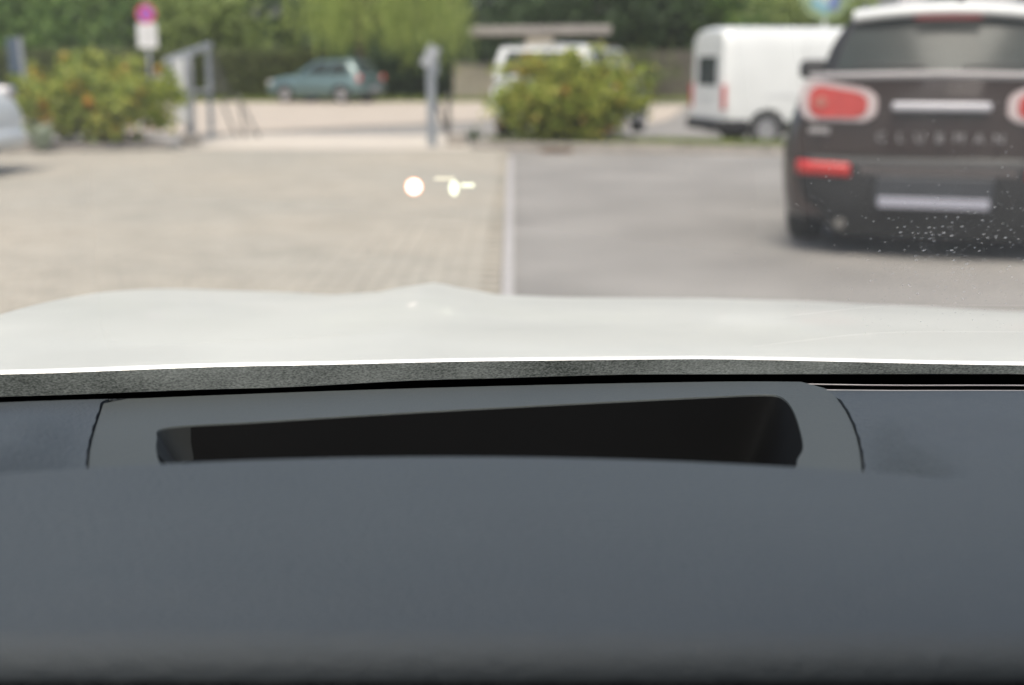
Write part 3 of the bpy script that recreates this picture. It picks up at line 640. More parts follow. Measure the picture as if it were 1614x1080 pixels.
# tail panel and split doors
for sx in (-1, 1):
    d_ = obj('tail_door', grid(lambda u, v: Vector((sx * lerp(.006, .655 - .055 * v * v, u), rear_y(lerp(.006, .64, u)) - .010, lerp(.60, 1.035, v))), 14, 8), M['brown'], car, True)
    g_ = obj('chrome_strip', grid(lambda u, v: Vector((sx * lerp(0, .735, u), rear_y(lerp(0, .72, u)) - .022 - .006 * math.sin(v * math.pi), lerp(1.030, 1.068, v) - .012 * u)), 14, 4), M['silver'], car, True)
    def tl(k, s_=1.0):
        # big rounded lamp, its upper edge falling towards the middle of the car
        pts = rrect(-.785, -.345, .785, 1.02, .085); out = []
        for x, z in pts:
            t = (x + .785) / .44; z2 = .785 + (z - .785) * (1 - .24 * smooth(.35, 1, t)) - .0 * t
            cx, cz = -.565, .895; out.append((sx * (cx + (x - cx) * s_ * (1 if k == 0 else 1)), cz + (z2 - cz) * s_))
        return out if sx < 0 else out[::-1]
    rim = patch(tl(0, 1.0), .040, .06, 'tail_light', mat('pale_lamp_rim', (.50, .43, .43), .3, metal=.2, var=.05), car)
    pts = [((x if True else x), z) for x, z in tl(0, .75)]
    patch([(x - 0 * sx, z - .004) for x, z in pts], .052, .03, 'red_lens', M['red'], rim)
    w0 = rrect(-.70, -.62, .865, .925, .025); w0 = [(sx * x, z) for x, z in w0]
    patch(w0 if sx < 0 else w0[::-1], .056, .012, 'indicator_lens', mat('pale_lens', (.35, .13, .10), .3, coat=.5), rim)
    def fog(u, v):
        x = lerp(.465, .85, u); y = rear_y(min(x, .8)) - .055 + .50 * max(0, (x - .70) / .205) ** 2.4
        e_ = min(1, min(u, 1 - u) * 12) ** .5 * min(1, min(v, 1 - v) * 4) ** .5
        return Vector((sx * (x + .0 * e_), y + .012 - .034 * e_, lerp(.462, .556, v) + .012 * u))
    obj('rear_fog_light', grid(fog, 24, 8), M['redlens2'], car, True)
# bumper wrapping the tail
def bump(u, v):
    x = lerp(-.905, .905, u); zz = lerp(lerp(.12, .25, smooth(.56, .70, abs(x))), .585, v); y = rear_y(min(abs(x), .8) ) - .055 + .50 * max(0, (abs(x) - .70) / .205) ** 2.4
    y += .10 * (1 - v) ** 3 + (.02 if v > .93 else 0)
    return Vector((x * (1 - .035 * (1 - v) ** 2), y, zz))
bp = obj('rear_bumper', grid(bump, 40, 14), M['blackplastic'], car, True)
obj('bumper_strip', grid(lambda u, v: bump(lerp(.265, .735, u), 1) + Vector((0, -.022, lerp(-.062, -.018, v) - .03)), 20, 2), mat('grey_brown_trim', (.075, .066, .064), .4, var=.1), bp, True)
obj('bumper_shelf', grid(lambda u, v: Vector((lerp(-.82, .82, u), lerp(bump(u * .9 + .05, 1).y, .08, v), .583)), 20, 2), M['brown'], bp)
# plate recess with its pale dealer strip
pl = obj('plate_holder', box((0 - .01, -.128, .405), (.64, .02, .16), None, .012), mat('dark_plate', (.028, .031, .036), .5, var=.15), car)
obj('pale_strip', box((-.01, -.141, .338), (.60, .014, .058), None, .006), M['plate'], pl)
hd = obj('door_handle', box((0, -.085, .872), (.53, .05, .052), None, .016, 3), mat('satin_chrome', (.42, .42, .45), .4, metal=.2, var=.03), car, True)
obj('handle_grip', box((0, -.080, .832), (.46, .03, .03), None, .008), M['blackplastic'], hd)
def text(s, size, m_, parent, name, loc, depth=.006):
    cu = bpy.data.curves.new(name, 'FONT'); cu.body = s; cu.size = size; cu.extrude = depth; cu.align_x = 'CENTER'; cu.resolution_u = 3
    o = bpy.data.objects.new(name, cu); COL.objects.link(o); dg = bpy.context.evaluated_depsgraph_get(); me = bpy.data.meshes.new_from_object(o.evaluated_get(dg)); bpy.data.objects.remove(o)
    o = link(name, me, m_, parent); o.location = loc; o.rotation_euler = (R(90), 0, 0); return o
for k, ch in enumerate('CLUBMAN'):
    x = -.315 + .105 * k; text(ch, .075, M['silver'], car, 'letter', (x, rear_y(x) - .016, .675))
bd = obj('badge', box((-.665, rear_y(.665) - .025, .728), (.12, .016, .03), None, .008), M['silver'], car); obj('badge_mark', box((-.62, rear_y(.62) - .036, .728), (.03, .012, .036), None, .006), M['silver'], bd)
bm = bmesh.new(); tube(bm, [(-.52, .05, .2), (-.52, -.085, .2)], [.03, .032], 16); obj('exhaust_pipe', bm, M['darksteel'], car)
for sx in (-1, 1):
    bm = bmesh.new(); tube(bm, [(sx * .10, -.045, 1.09), (sx * .30, -.035, 1.10), (sx * .48, -.005, 1.105)], [.014, .010, .006], 6); obj('wiper', bm, M['blackplastic'], car)

# ------------------------------------------------------------------ street furniture and buildings
def post(bm, a, b, s): 
    a, b = Vector(a), Vector(b); d = b - a; q = d.to_track_quat('Z', 'Y').to_matrix(); bx(bm, (a + b) / 2, (s[0], s[1], d.length), q, .006, 1)
# no-stopping sign
sx_, sy_ = xat(237, 28.5), 28.5; sz = ground(sx_, sy_)
sg = tag(empty('traffic_sign', (sx_, sy_, sz)), 'round red and blue no stopping sign above a white plate', 'sign')
bm = bmesh.new(); tube(bm, [(0, .04, -.2), (0, .04, 2.5)], .032, 12); obj('pole', bm, M['steel'], sg, True)
tz = 2.42 - sz - .05
def disc(r0, r1, y, z, m_, name, parent, dep=.008):
    bm = bmesh.new(); n_ = 40; a_ = [[bm.verts.new((rr * math.sin(6.28318 * k / n_), yy, z + rr * math.cos(6.28318 * k / n_))) for k in range(n_)] for rr, yy in ((r1, y), (r1, y + dep))]
    if r0 > 0:
        b_ = [[bm.verts.new((r0 * math.sin(6.28318 * k / n_), yy, z + r0 * math.cos(6.28318 * k / n_))) for k in range(n_)] for yy in (y, y + dep)]
    for k in range(n_):
        j = (k + 1) % n_; bm.faces.new((a_[0][k], a_[0][j], a_[1][j], a_[1][k]))
        if r0 > 0:
            bm.faces.new((a_[0][k], a_[0][j], b_[0][j], b_[0][k])); bm.faces.new((a_[1][k], a_[1][j], b_[1][j], b_[1][k])); bm.faces.new((b_[0][k], b_[0][j], b_[1][j], b_[1][k]))
    if r0 == 0: bm.faces.new(a_[0]); bm.faces.new(a_[1])
    return obj(name, bm, m_, parent)
zd = 2.24
f = disc(0, .205, -.012, zd, mat('sign_blue', (.20, .08, .42), .45, var=.04), 'sign_face', sg, .02)
disc(.155, .212, -.018, zd, mat('sign_red', (.48, .05, .09), .45, var=.04), 'red_ring', f)
for a_ in (45,): obj('red_bar', box((0, -.0165, zd), (.33, .004, .05), Matrix.Rotation(R(45), 3, 'Y')), bpy.data.materials['sign_red'], f)
pp = obj('white_plate', box((0, -.005, 1.78), (.43, .014, .52), None, .006), M['whitepanel'], sg)
for k in range(3): obj('printed_line', box((0, -.0155, 1.90 - .11 * k), (.28, .004, .03)), mat('faded_print', (.42, .43, .44), .6), pp)

# left gate: open swing gate with white panel, sloping top rail
gt = tag(empty('metal_gate', (-4.45, 18.4, ground(-4.45, 18.4))), 'open grey metal gate with sloping top rail and white panel beside the left bush', 'gate')
def gp(px, py, Y): p = at(px, py, Y); return p - Vector(gt.location)
def gpost(name, p0, p1, s, m_): bm = bmesh.new(); post(bm, p0, p1, s); return obj(name, bm, m_, gt)
b0 = gp(303, 222, 18.2); gpost('gate_post', Vector((b0.x, b0.y, -.05)), gp(297, 88, 18.2), (.085, .085), M['steel'])
b1 = gp(333, 214, 19.6); gpost('gate_post', Vector((b1.x, b1.y, -.05)), gp(328, 72, 19.6), (.07, .07), M['bluesteel'])
gpost('top_rail', gp(262, 97, 17.8), gp(332, 71, 19.6), (.06, .08), M['steel'])
gpost('lower_rail', gp(300, 145, 18.2), gp(331, 143, 19.6), (.07, .05), M['steel'])
gpost('mid_post', Vector((gp(288, 0, 18.1).x, gp(288, 0, 18.1).y, -.02)), gp(287, 95, 18.1), (.06, .06), M['steel'])
q0, q1 = gp(279, 92, 18.0), gp(289, 194, 18.0); obj('white_panel', box((q0 + q1) / 2, (.165, .03, (q0 - q1).length), Matrix.Rotation(-math.atan2(q1.x - q0.x, q0.z - q1.z), 3, 'Y'), .008), M['whitepanel'], gt)
obj('reflector_board', box(gp(259, 115, 17.95), (.21, .03, .27), Matrix.Rotation(.5, 3, 'Y'), .04), M['whitepanel'], gt)
obj('stone_foot', box((b0.x + .02, b0.y - .12, .05), (.26, .26, .2), None, .05, 2), M['kerb'], gt)
bm = bmesh.new()                                # triangular mesh wing behind the far post
v0, v1, v2 = gp(336, 76, 19.7), gp(336, 146, 19.7), gp(364, 146, 20.6)
for k in range(9):
    t = k / 8; tube(bm, [v0.lerp(v1, t), v0.lerp(v2, t) if k else v0 + Vector((.01, 0, 0))], .006, 5); tube(bm, [v1.lerp(v2, t), v0.lerp(v2, t) if k else v0], .006, 5)
obj('mesh_wing', bm, M['darksteel'], gt)
# trestle barrier legs
tr_ = tag(empty('trestle', (xat(385, 20), 20, 0)), 'thin grey folding trestle standing on the apron beyond the gate', 'trestle')
def tp(px, py, Y): return at(px, py, Y) - Vector(tr_.location)
for (p0, p1) in (((376, 150, 20.3), (386, 211, 20.1)), ((384, 168, 20.3), (408, 211, 20.0)), ((350, 160, 20.5), (372, 211, 20.1))):
    bm = bmesh.new(); a_, b_ = tp(*p0), tp(*p1); b_.z = .0; tube(bm, [a_, b_], .022, 7); obj('leg', bm, M['darksteel'], tr_, True)
bm = bmesh.new(); tube(bm, [tp(350, 160, 20.5), tp(376, 152, 20.3), tp(384, 168, 20.3)], .016, 6); obj('cross_bar', bm, M['darksteel'], tr_, True)
# right gate post with slanted head
gx = xat(680, 17.6)
gr = tag(empty('gate_post', (gx, 17.6, 0)), 'blue grey steel gate post with slanted head at the right of the apron', 'post')
obj('post', box((0, 0, .56), (.12, .12, 1.16), None, .012), M['bluesteel'], gr)
bm = bmesh.new(); post(bm, (-.075, 0, 1.08), (.06, 0, 1.345), (.15, .17)); obj('slanted_head', bm, M['steel'], gr)
obj('back_plate', box((.055, .02, 1.15), (.10, .12, .34), None, .01), M['bluesteel'], gr)
obj('side_post', box((.22, .25, .36), (.06, .06, .74), None, .006), M['darksteel'], gr)
bm = bmesh.new(); post(bm, (.06, .1, .62), (.24, .25, .08), (.04, .04)); obj('brace', bm, M['darksteel'], gr)
obj('foot_block', box((.33, .2, .09), (.26, .24, .2), None, .03), M['kerb'], gr)
# blue post behind the white car at the left edge
bp_ = tag(empty('blue_post', (xat(2, 16.6), 17.4, 0)), 'slim blue grey post with a panel behind the parked white car', 'post')
bm = bmesh.new(); post(bm, (.06, 0, -.1), (-.0, 0, 1.46), (.05, .05)); obj('pole', bm, M['steel'], bp_)
obj('panel', box((-.09, -.01, 1.22), (.16, .03, .46), Matrix.Rotation(-.05, 3, 'Y'), .01), mat('blue_panel', (.05, .075, .11), .5, var=.1), bp_)
# flat-roofed outbuilding
ox, oy = xat(850, 46), 46.5; oz = ground(ox, oy)
ob = tag(empty('outbuilding', (ox, oy, oz)), 'low cream outbuilding with overhanging grey flat roof', 'building')
obj('roof', box((0, .6, 2.42), (4.95, 3.6, .30), Matrix.Rotation(-.012, 3, 'Y'), .03), M['roofslab'], ob)
obj('wall', box((-.0, -.12, 1.05), (.95, 2.0, 2.3), None, .01), M['plaster'], ob)
obj('wall', box((2.2, 1.2, 1.05), (.3, 2.0, 2.12), None, .01), M['plaster'], ob)
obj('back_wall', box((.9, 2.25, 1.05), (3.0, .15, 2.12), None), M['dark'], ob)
obj('door', box((1.25, 1.9, 1.0), (.85, .06, 1.9), None, .01), M['wood'], ob)
lw = tag(empty('low_wall', (xat(745, 47), 46.2, ground(-1.4, 46.2))), 'low cream garden wall beneath the willow beside the outbuilding', 'wall')
for k in range(3): obj('wall_panel', box((-.42 + .5 * k, .02 * k, .62), (.485, .16, 1.28 - .06 * k), None, .012), M['plaster'], lw)
obj('coping', box((.1, 0, 1.30), (1.6, .22, .06), None, .01), M['roofslab'], lw)
tree('shrub', 'straggly green shrub growing in front of the board fence', xat(1012, 47), 47.4, 1.6, 1.3, .8, .9, M['leaf_hedge'], 26, 40, .12, spread=.35, group='scrub by the fence', cat='shrub', tr=.04)
# weathered board fence
bfx = xat(1050, 47)
bf_ = tag(empty('board_fence', (bfx, 48.5, ground(bfx, 48.5))), 'weathered brown board fence between the bush and the white van', 'fence')
for k in range(20): obj('board', box((-1.6 + .165 * k, random.uniform(-.01, .01), .92 + random.uniform(-.03, .03)), (.15, .024, 1.75), None, .003, 1), M['wood'], bf_)
for k in range(2): obj('rail', box((0, .04, .45 + .95 * k), (3.35, .05, .09)), M['wood'], bf_)
# round logo sign
lx, ly = xat(1295, 36), 36.0; lz = ground(lx, ly)
ls = tag(empty('logo_sign', (lx, ly, lz)), 'round green and blue logo sign on a post behind the white van', 'sign')
bm = bmesh.new(); tube(bm, [(0, .06, -.2), (0, .06, 3.4)], .05, 12); obj('pole', bm, M['steel'], ls, True)
lc = EYE - lz + 1.95
fb = disc(0, .72, 0, lc, mat('logo_green', (.22, .30, .16), .5, var=.3, scale=1.3), 'board', ls, .04)
disc(0, .43, -.012, lc + .08, mat('logo_pale', (.38, .45, .43), .5, var=.15, scale=2), 'pale_disc', fb, .01)
obj('cyan_swoosh', box((-.14, -.02, lc - .36), (.52, .01, .24), Matrix.Rotation(.5, 3, 'Y'), .004), mat('logo_cyan', (.18, .36, .42), .5), fb)
obj('blue_mark', box((.24, -.03, lc - .2), (.26, .01, .52), Matrix.Rotation(.2, 3, 'Y'), .004), mat('logo_blue', (.11, .16, .34), .5), fb)
# pale grey building far right
gb = tag(empty('office_building', (20.5, 44, 0)), 'pale grey rendered building standing beyond the brown estate car', 'building')
obj('wall', box((0, 4, 2.6), (15, 8, 6.0)), M['greybuild'], gb)
obj('roof', box((0, 4, 5.72), (15.6, 8.6, .28), None, .03), M['roofslab'], gb)
for k in range(5):
    wv = obj('window', box((-6 + 3 * k, -.03, 3.9), (1.5, .1, 1.3), None, .01), M['whitepanel'], gb); obj('pane', box((-6 + 3 * k, -.085, 3.9), (1.34, .03, 1.14)), M['glassdark'], wv)
    wv = obj('window', box((-6 + 3 * k, -.03, 1.3), (1.5, .1, 1.3), None, .01), M['whitepanel'], gb); obj('pane', box((-6 + 3 * k, -.085, 1.3), (1.34, .03, 1.14)), M['glassdark'], wv)

# ------------------------------------------------------------------ the car we sit in
own = tag(empty('car', (.30, 0, 0)), 'white car seen from its driving seat: bonnet, windscreen and dark grey dashboard', 'car')
OX = .30
def own_part(name, bm, m_, parent=None, sm=True):
    par = parent or own
    off = Vector((OX, 0, 0))
    bmesh.ops.translate(bm, verts=bm.verts, vec=-off)
    return obj(name, bm, m_, par, sm)
XL0, XR0 = -.60, 1.20
def gbase(x): return .955 - .20 * (x - .34) ** 2      # foot of the glass, metres ahead of the eye
ZG = EYE - .238
def glass(x, s, off=0):
    bul = .05 * math.sin(math.pi * min(1, max(0, s / .95)))
    k = 1 - .13 * s / .95
    return Vector((OX + (x - OX) * k, gbase(x) - s * .835 + off * .55 + bul * .5, ZG + s * .535 + off * .83 + bul * .8))
bm = grid(lambda u, v: glass(lerp(-.50, 1.10, u), lerp(-.02, .96, v)), 48, 30)
ws = own_part('windscreen', bm, M['screen'])
# face the cabin so that reflections are computed for air to glass
me = ws.data; bmf = bmesh.new(); bmf.from_mesh(me); bmf.faces.ensure_lookup_table()
if bmf.faces[0].normal.z > 0: bmesh.ops.reverse_faces(bmf, faces=bmf.faces)
bmf.to_mesh(me); bmf.free()
def pix(p):
    d = Vector(p) - Vector((0, 0, EYE)); k = F / d.dot(FW); return 807 + d.x * k, 540 - d.dot(UP) * k
FT = [(-500, 612), (0, 590), (400, 577), (800, 569), (1100, 566), (1614, 576), (2300, 605), (3600, 690)]     # upper and lower run of the printed band
FB = [(-500, 652), (0, 625), (400, 612), (700, 598), (1000, 590), (1614, 589), (2300, 622), (3600, 712)]
def s_for(x, curve):
    a, b = -.03, .12
    for _ in range(24):
        m_ = (a + b) / 2; px, py = pix(glass(x, m_, -.003))
        if py > interp(curve, px): a = m_
        else: b = m_
    return a
own_part('edge_print', grid(lambda u, v: (lambda x: glass(x, lerp(s_for(x, FB), s_for(x, FT), v), -.003))(lerp(-.50, 1.10, u)), 60, 4), M['grit'], ws)
own_part('black_edge', grid(lambda u, v: glass(lerp(-.50, 1.10, u), lerp(-.03, s_for(lerp(-.50, 1.10, u), FB) + .0005, v), -.0035), 60, 3), M['black'], ws)
own_part('glass_edge_print', grid(lambda u, v: glass(lerp(-.50, 1.10, u), lerp(.90, .96, v), -.003), 60, 3), M['black'], ws)
for e_ in (0, 1):
    own_part('side_edge_print', grid(lambda u, v: glass(lerp(-.50, -.465, u) if e_ == 0 else lerp(1.065, 1.10, u), lerp(.03, .93, v), -.003), 3, 30), M['black'], ws)
# bonnet
SIL = [(-260, 560), (-120, 520), (0, 483), (100, 468), (190, 458), (270, 455), (400, 459), (520, 465), (600, 460), (650, 451), (688, 446), (725, 454), (790, 465), (900, 469), (1100, 470), (1250, 474), (1400, 481), (1614, 491), (1800, 505), (2100, 560)]
def bonnet(x, y):
    z = EYE - .2345 - .02 * (y - 1) - .10 * (y - 1) ** 2
    Ys = 1.79; px = 807 + x / 1.80 * F; py = interp(SIL, px); r_ = ray(807, py); tan_ = -r_.z / r_.y
    r0 = (EYE - .2345 - .02 * .79 - .1 * .79 ** 2 - EYE) / Ys
    z += (-tan_ - r0) * Ys * smooth(1.0, 1.72, y)
    edge = max(0, abs(x - OX) - .80); z -= .9 * edge ** 2
    if y > 2.02: z -= 1.6 * (y - 2.02) ** 2 + .2 * (y - 2.02)
    return z
def yb_(x):
    a, b = .80, 1.15
    for _ in range(24):
        m_ = (a + b) / 2; px, py = pix((x, m_, EYE - .2345))
        if py > interp(FT, px) - 4: a = m_
        else: b = m_
    return max(a, gbase(x) + .04)
def bonnet_pt(u, v):
    x = lerp(-.52, 1.12, u); y0 = yb_(x); y = lerp(y0, 2.2 - .25 * (x - OX) ** 2, v)
    return Vector((x, y, bonnet(x, y)))
own_part('bonnet', grid(bonnet_pt, 120, 70), M['white'])
def lip(u, v):
    x = lerp(-.52, 1.12, u); y0 = yb_(x); z0 = bonnet(x, y0); a = v * math.pi * .95
    return Vector((x, y0 - .006 * math.sin(a) , z0 + .0008 - .006 + .006 * math.cos(a)))
own_part('bonnet_edge', grid(lip, 80, 8), mat('glossy_highlight_edge', (.80, .81, .80), .12, var=.01, coat=1))  # rolled edge whiter than the bonnet: sky highlight put into its colour
own_part('cowl', grid(lambda u, v: Vector((lerp(-.52, 1.12, u), gbase(lerp(-.52, 1.12, u)) + lerp(-.03, .05, v), ZG - .055)), 30, 3), M['black'])
# wings, nose, wheels
for sgn in (-1, 1):
    xi = OX + sgn * .82; xo = OX + sgn * .90
    own_part('front_wing', grid(lambda u, v: (lambda y: Vector((lerp(xi, xo, math.sin(v * 1.57)) - sgn * .10 * smooth(1.9, 2.3, y), y, lerp(bonnet(xi, min(y, 2.1)) - .004 - .35 * max(0, y - 2.1), .32, 1 - math.cos(v * 1.57)))))(lerp(.75, 2.35, u)), 30, 12), M['white'])
    own_part('door', grid(lambda u, v: Vector((xo - sgn * .05 * smooth(.75, 1, v), lerp(-1.3, .75, u), lerp(.30, .86, v))), 12, 6), M['white'])
    own_part('door_lining', grid(lambda u, v: Vector((xo - sgn * .11, lerp(-1.3, .74, u), lerp(.30, .87, v))), 6, 4), M['recess'])
    own_part('windscreen_pillar', tube(bmesh.new(), [glass(-.52 if sgn < 0 else 1.12, s) for s in (-.03, .2, .45, .7, .96)], [.05, .042, .04, .04, .05], 10), M['fabric'])
    own_part('door_pillar', tube(bmesh.new(), [(OX + sgn * .80, -.55, .85), (OX + sgn * .68, -.62, 1.36)], [.06, .06], 8), M['fabric'])
    own_part('rear_pillar', tube(bmesh.new(), [(OX + sgn * .78, -1.5, .85), (OX + sgn * .62, -1.3, 1.36)], [.14, .12], 8), M['fabric'])
    for yy in (1.72, -1.0):
        o = wheel(own, sgn * .79, yy, .325, .22, M['alloy'])
own_part('nose', grid(lambda u, v: Vector((lerp(-.50, 1.10, u), 2.2 - .25 * (lerp(-.52, 1.12, u) - OX) ** 2 + .10 * math.sin(v * 2.6), lerp(bonnet(lerp(-.52, 1.12, u), 2.19) - .01, .25, v))), 30, 12), M['white'])
top0 = glass(.3, .95)
own_part('roof', grid(lambda u, v: (lambda x: Vector((x, lerp(glass(OX + (x - OX) / .87, .95).y, -1.4, v), lerp(top0.z, 1.40, v) + .05 * math.sin(v * math.pi) - .07 * (x - OX) ** 2)))(lerp(-.42, 1.02, u)), 24, 16), M['fabric'])
own_part('roof_skin', grid(lambda u, v: (lambda x: Vector((x, lerp(glass(OX + (x - OX) / .87, .96).y - .01, -1.42, v), lerp(top0.z, 1.40, v) + .03 + .05 * math.sin(v * math.pi) - .07 * (x - OX) ** 2)))(lerp(-.42, 1.02, u)), 24, 16), M['white'])
for cx_ in (-.07, .67):  # unseen front seats, added to block light from the rear
    st_ = own_part('seat', box((cx_, -.30, .50), (.50, .52, .18), None, .06, 3), M['recess'])
    own_part('seat_back', box((cx_, -.58, .86), (.48, .14, .66), Matrix.Rotation(.28, 3, 'X'), .06, 3), M['recess'], st_)
    own_part('headrest', box((cx_, -.70, 1.25), (.27, .10, .18), None, .04, 3), M['recess'], st_)
own_part('cabin_floor', box((OX, -.4, .3), (1.6, 2.0, .04)), M['recess'], sm=False)
own_part('cabin_back', box((OX, -1.42, .75), (1.5, .06, .9)), M['recess'], sm=False)

# dashboard: surface in blocks round the display opening
def dz0(x, y):                         # soft top surface
    d = interp([(.30, .2095), (.345, .1985), (.395, .1895), (.44, .1845), (.51, .181), (.58, .181), (.66, .1935), (.80, .2165), (.90, .2315), (1.0, .2475)], y)
    return EYE - d - .05 * max(0, abs(x - .05) - .30) ** 2 * 1.0
def yrear(x): return gbase(x) - .050 - .012 * smooth(.15, .30, x)
def ylip(x): return .575 - .62 * min(.23, abs(x + .03)) ** 2    # front edge of the opening
# frame outline seen at its plane
def fplane(px, py):
    d = ray(px, py); n0, n1 = EYE - .2027, EYE - .2212           # heights at y=.56 and y=.84
    k = (n1 - n0) / .28; t = (n0 - k * .56 - EYE) / (d.z - k * d.y); return Vector((0, 0, EYE)) + d * t
def fz_(y): return EYE - .2027 + (-.0185 / .28) * (y - .56)
LE = [fplane(136, 745), fplane(136, 728), fplane(138, 710), fplane(142, 692), fplane(148, 672), fplane(154, 654), fplane(160, 636)]
RE = [fplane(1363, 752), fplane(1362, 732), fplane(1359, 712), fplane(1354, 690), fplane(1346, 668), fplane(1336, 648), fplane(1322, 628), fplane(1303, 612)]
def edge_x(E, y):
    return interp([(p.y, p.x) for p in E], y)
nl, nm_, nr_, nf, nb = 26, 60, 44, 40, 30
def rowy(x, j):
    if j <= nf:
        t = j / nf
        if j <= 8:                     # rounded near lip
            a = (j / 8) * math.pi / 2; return None
        return lerp(.402, ylip(x), (j - 8) / (nf - 8))
    return lerp(ylip(x), yrear(x), (j - nf) / nb)
bm = bmesh.new(); rows = []
for j in range(nf + nb + 1):
    rowv = []
    for i in range(nl + nm_ + nr_ + 1):
        # column position
        yy = None
        def colx(ye):
            xl, xr = edge_x(LE, ye), edge_x(RE, ye)
            if i <= nl: return lerp(-.58, xl, 1 - (1 - i / nl) ** 1.6)
            if i <= nl + nm_: return lerp(xl, xr, (i - nl) / nm_)
            return lerp(xr, 1.18, ((i - nl - nm_) / nr_) ** 1.6)
        ye = .60
        x = colx(ye)
        if j > nf:
            for _ in range(3):
                ye = rowy(x, j); x = colx(ye)
        if j <= 8:
            a = (1 - j / 8) * math.pi * .5; y = .402 - .011 * math.sin(a); z = dz0(x, .402) - .012 * (1 - math.cos(a)) - .0008 * smooth(0, .3, a) 
        else:
            y = rowy(x, j); z = dz0(x, y)
        # the surface dips towards the sunk display frame at both sides
        if j > nf:
            xl, xr = edge_x(LE, y), edge_x(RE, y); k = max(0, z - fz_(y) - .0012)
            if i >= nl + nm_: z -= k * (1 - smooth(-.002, .028, x - xr))
            if i <= nl: z -= k * (1 - smooth(-.004, .040, xl - x))
        # faint crease along the near roll
        rowv.append(bm.verts.new((x, y, z)))
    rows.append(rowv)
for j in range(nf + nb):
    for i in range(nl + nm_ + nr_):
        if j >= nf and nl <= i < nl + nm_: continue
        bm.faces.new((rows[j][i], rows[j][i + 1], rows[j + 1][i + 1], rows[j + 1][i]))
# walls down from the opening's edges and the near face
def skirt(vs_, dv):
    prev = None
    for v in vs_:
        q = bm.verts.new(v.co + Vector(dv))
        if prev: bm.faces.new((prev[0], v, q, prev[1]))
        prev = (v, q)
skirt([rows[nf][i] for i in range(nl, nl + nm_ + 1)], (0, -.004, -.05))
skirt([rows[j][nl] for j in range(nf, nf + nb + 1)], (0, 0, -.03))
skirt([rows[j][nl + nm_] for j in range(nf, nf + nb + 1)], (0, 0, -.03))
skirt(rows[nf + nb], (0, .002, -.02))
dash = own_part('dashboard', bm, M['dash'])
md = dash.modifiers.new('e', 'EDGE_SPLIT'); md.split_angle = R(50)
own_part('instrument_cowl', grid(lambda u, v: Vector((lerp(-.58, 1.18, u), .3915 - .03 * v, EYE - .2005 - .22 * v)), 10, 6), M['black'], dash)
# display frame: panel with a rounded opening
inner = [(262, 674), (400, 665), (640, 650), (900, 636), (1120, 625), (1215, 622), (1238, 630), (1252, 650), (1262, 680), (1266, 705), (1258, 722), (1240, 740), (1000, 744), (700, 746), (420, 748), (300, 748), (262, 742), (248, 720), (247, 692)]
fy0 = .548
def outer_pt(k, n_):                    # along the frame outline, matched to the opening's points
    return None
def catmull(P_, n_=5):
    out = []; N_ = len(P_)
    for i_ in range(N_):
        p0, p1, p2, p3 = (Vector(P_[(i_ + k) % N_]) for k in (-1, 0, 1, 2)); 
        for k in range(n_):
            t = k / n_; m1_ = (p2 - p0) * .5; m2_ = (p3 - p1) * .5; L_ = (p2 - p1).length
            if m1_.length > L_: m1_ *= L_ / m1_.length
            if m2_.length > L_: m2_ *= L_ / m2_.length
            out.append(p1 * (2 * t ** 3 - 3 * t ** 2 + 1) + m1_ * (t ** 3 - 2 * t ** 2 + t) + p2 * (-2 * t ** 3 + 3 * t ** 2) + m2_ * (t ** 3 - t ** 2))
    return out
bm = bmesh.new(); IN = catmull([fplane(*p) for p in inner], 9)
nr2 = 40
def rear_edge(t):
    a = LE[-1]; b = RE[-1]; x = lerp(a.x, b.x, t); y = yrear(x) - .002; return Vector((x, y, fz_(y) - .0))
outer = [p.copy() for p in LE] + [rear_edge(k / nr2) for k in range(1, nr2)] + [p.copy() for p in RE[::-1]] + [Vector((lerp(RE[0].x, LE[0].x, k / 20), .55, fz_(.55))) for k in range(1, 20)]
for p in outer: p.z = fz_(p.y); 
for i_, p in enumerate(outer):
    if i_ < len(LE): p.x += .0014
    elif len(LE) + nr2 - 1 <= i_ < len(LE) + nr2 - 1 + len(RE): p.x -= .0014
ov = [bm.verts.new(p) for p in outer]; iv = [bm.verts.new(p) for p in IN]
oe = [bm.edges.new((ov[k], ov[(k + 1) % len(ov)])) for k in range(len(ov))]; ie = [bm.edges.new((iv[k], iv[(k + 1) % len(iv)])) for k in range(len(iv))]
bmesh.ops.triangle_fill(bm, use_beauty=True, use_dissolve=False, edges=oe + ie)
cI = sum(IN, Vector()) / len(IN)
# rolled rim and sloping throat
def ring(sc_, dz_): return [bm.verts.new(Vector((lerp(cI.x, p.x, sc_[0]), lerp(cI.y, p.y, sc_[1]), p.z + dz_))) for p in IN]
fr_faces = len(bm.faces)
prev_ = iv
hw_ = max(abs(p.x - cI.x) for p in IN)
def endring():                          # the throat is chamfered at its two ends only
    out = []
    for p in IN:
        e_ = smooth(.93, .975, abs(p.x - cI.x) / hw_) * (1 if p.x < cI.x else .2)
        out.append(bm.verts.new(Vector((lerp(cI.x, p.x, .998 - .055 * e_), lerp(cI.y, p.y, .995), p.z - .0013 - .020 * e_))))
    return out
for sc_, dz_ in (((.999, .9975), -.0003), ((.998, .995), -.0012), ('end', 0)):
    r1 = endring() if sc_ == 'end' else ring(sc_, dz_)
    for k in range(len(iv)): bm.faces.new((prev_[k], prev_[(k + 1) % len(iv)], r1[(k + 1) % len(iv)], r1[k])).material_index = 1 if sc_ == 'end' else 0
    prev_ = r1
frame = own_part('display_frame', bm, M['frame'], dash, True); frame.data.materials.append(mat('throat_shade_plastic', (.020, .023, .023), .6, var=.1, spec=.3)); frame.modifiers.new('e', 'EDGE_SPLIT').split_angle = R(25)  # throat ends darker than the frame: fading shade put into the colour
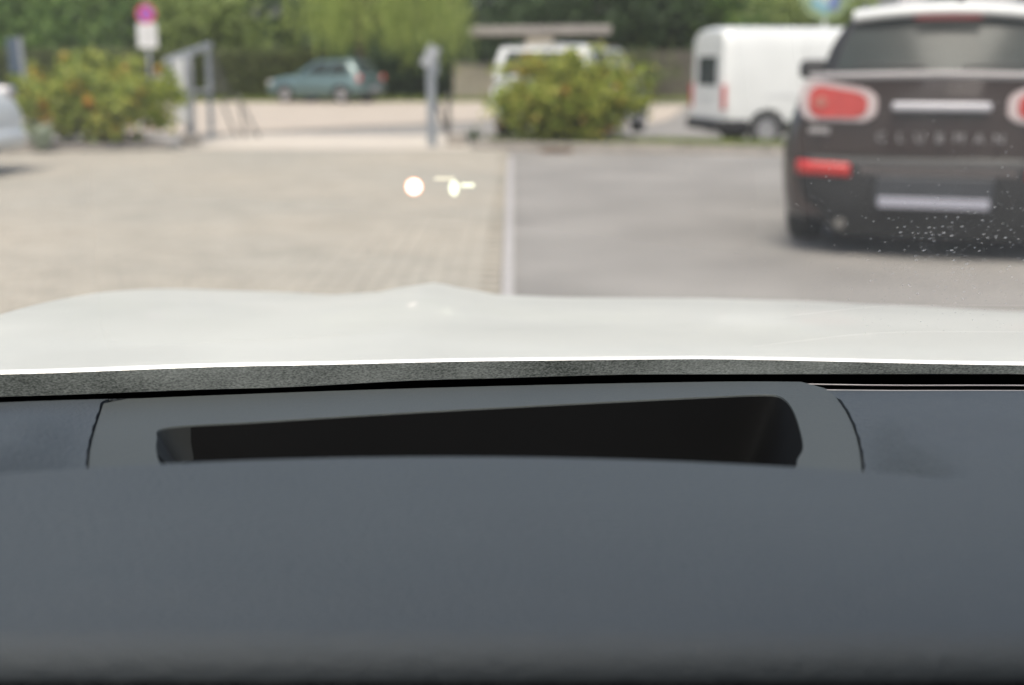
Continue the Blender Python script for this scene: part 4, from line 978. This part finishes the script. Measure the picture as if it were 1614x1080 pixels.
bm = bmesh.new(); a0 = endring(); a1 = ring((.91, .97), -.045); a2 = ring((.88, .9), -.11)
for A0, A1 in ((a0, a1), (a1, a2)):
    for k in range(len(A0)): bm.faces.new((A0[k], A0[(k + 1) % len(A0)], A1[(k + 1) % len(A0)], A1[k]))
bm.faces.new(a2)
rc_ = own_part('display_recess', bm, M['recess'], frame, True); rc_.modifiers.new('e', 'EDGE_SPLIT').split_angle = R(40)
# defroster slot at the windscreen foot on the right: two fine bright edges over black
own_part('vent_gap', grid(lambda u, v: (lambda x: Vector((x, yrear(x) + lerp(.001, .06, v), EYE - .238 - .006 * v)))(lerp(-.55, 1.15, u)), 40, 2), M['black'], dash)
bm = bmesh.new(); tube(bm, [Vector((x, yrear(x) + .0215, EYE - .2325)) for x in [lerp(.185, 1.1, k / 24) for k in range(25)]], .0007, 5); own_part('vent_edge', bm, M['silver'], dash)
bm = bmesh.new(); tube(bm, [Vector((x, yrear(x) + .0005, dz0(x, yrear(x)) - .0004)) for x in [lerp(.205, 1.1, k / 24) for k in range(25)]], .0008, 5); own_part('vent_edge', bm, M['silver'], dash)

# head-up display: its image hangs 2.2 m ahead, over the bonnet
hud = own
HY = 2.2
def hp(px, py): return at(px, py, HY) - Vector((OX, 0, 0))
c = hp(652.5, 294.5); s_ = HY / F
def hdisc(name, c, r0, rx, rz, m_, parent):
    bm = bmesh.new(); n_ = 36; f0 = []; f1 = []
    for k in range(n_):
        a = 6.28318 * k / n_; f0.append(bm.verts.new(c + Vector((rx * math.cos(a), 0, rz * math.sin(a)))))
        if r0: f1.append(bm.verts.new(c + Vector((rx * r0 * math.cos(a), 0, rz * r0 * math.sin(a)))))
    if r0:
        for k in range(n_): bm.faces.new((f0[k], f0[(k + 1) % n_], f1[(k + 1) % n_], f1[k]))
    else: bm.faces.new(f0)
    return obj(name, bm, m_, parent)
h0 = hdisc('head_up_display', c, 0, 11.5 * s_, 11.5 * s_, M['hudwhite'], own); tag(h0, 'glowing white round symbol of the head-up display over the bonnet')
hdisc('ring', c + Vector((0, .001, 0)), .84, 13.6 * s_, 13.6 * s_, M['hudred'], h0)
hdisc('digit', hp(715.5, 296.5), .2, 7.5 * s_, 12 * s_, M['hudyellow'], h0)
obj('unit_bar', box(hp(737, 292), (20 * s_, .0004, 5 * s_), None, 0), M['hudyellow'], h0)
obj('scale_bar', box(hp(700, 281.5), (30 * s_, .0004, 3 * s_), None, 0), M['hudfaint'], h0)
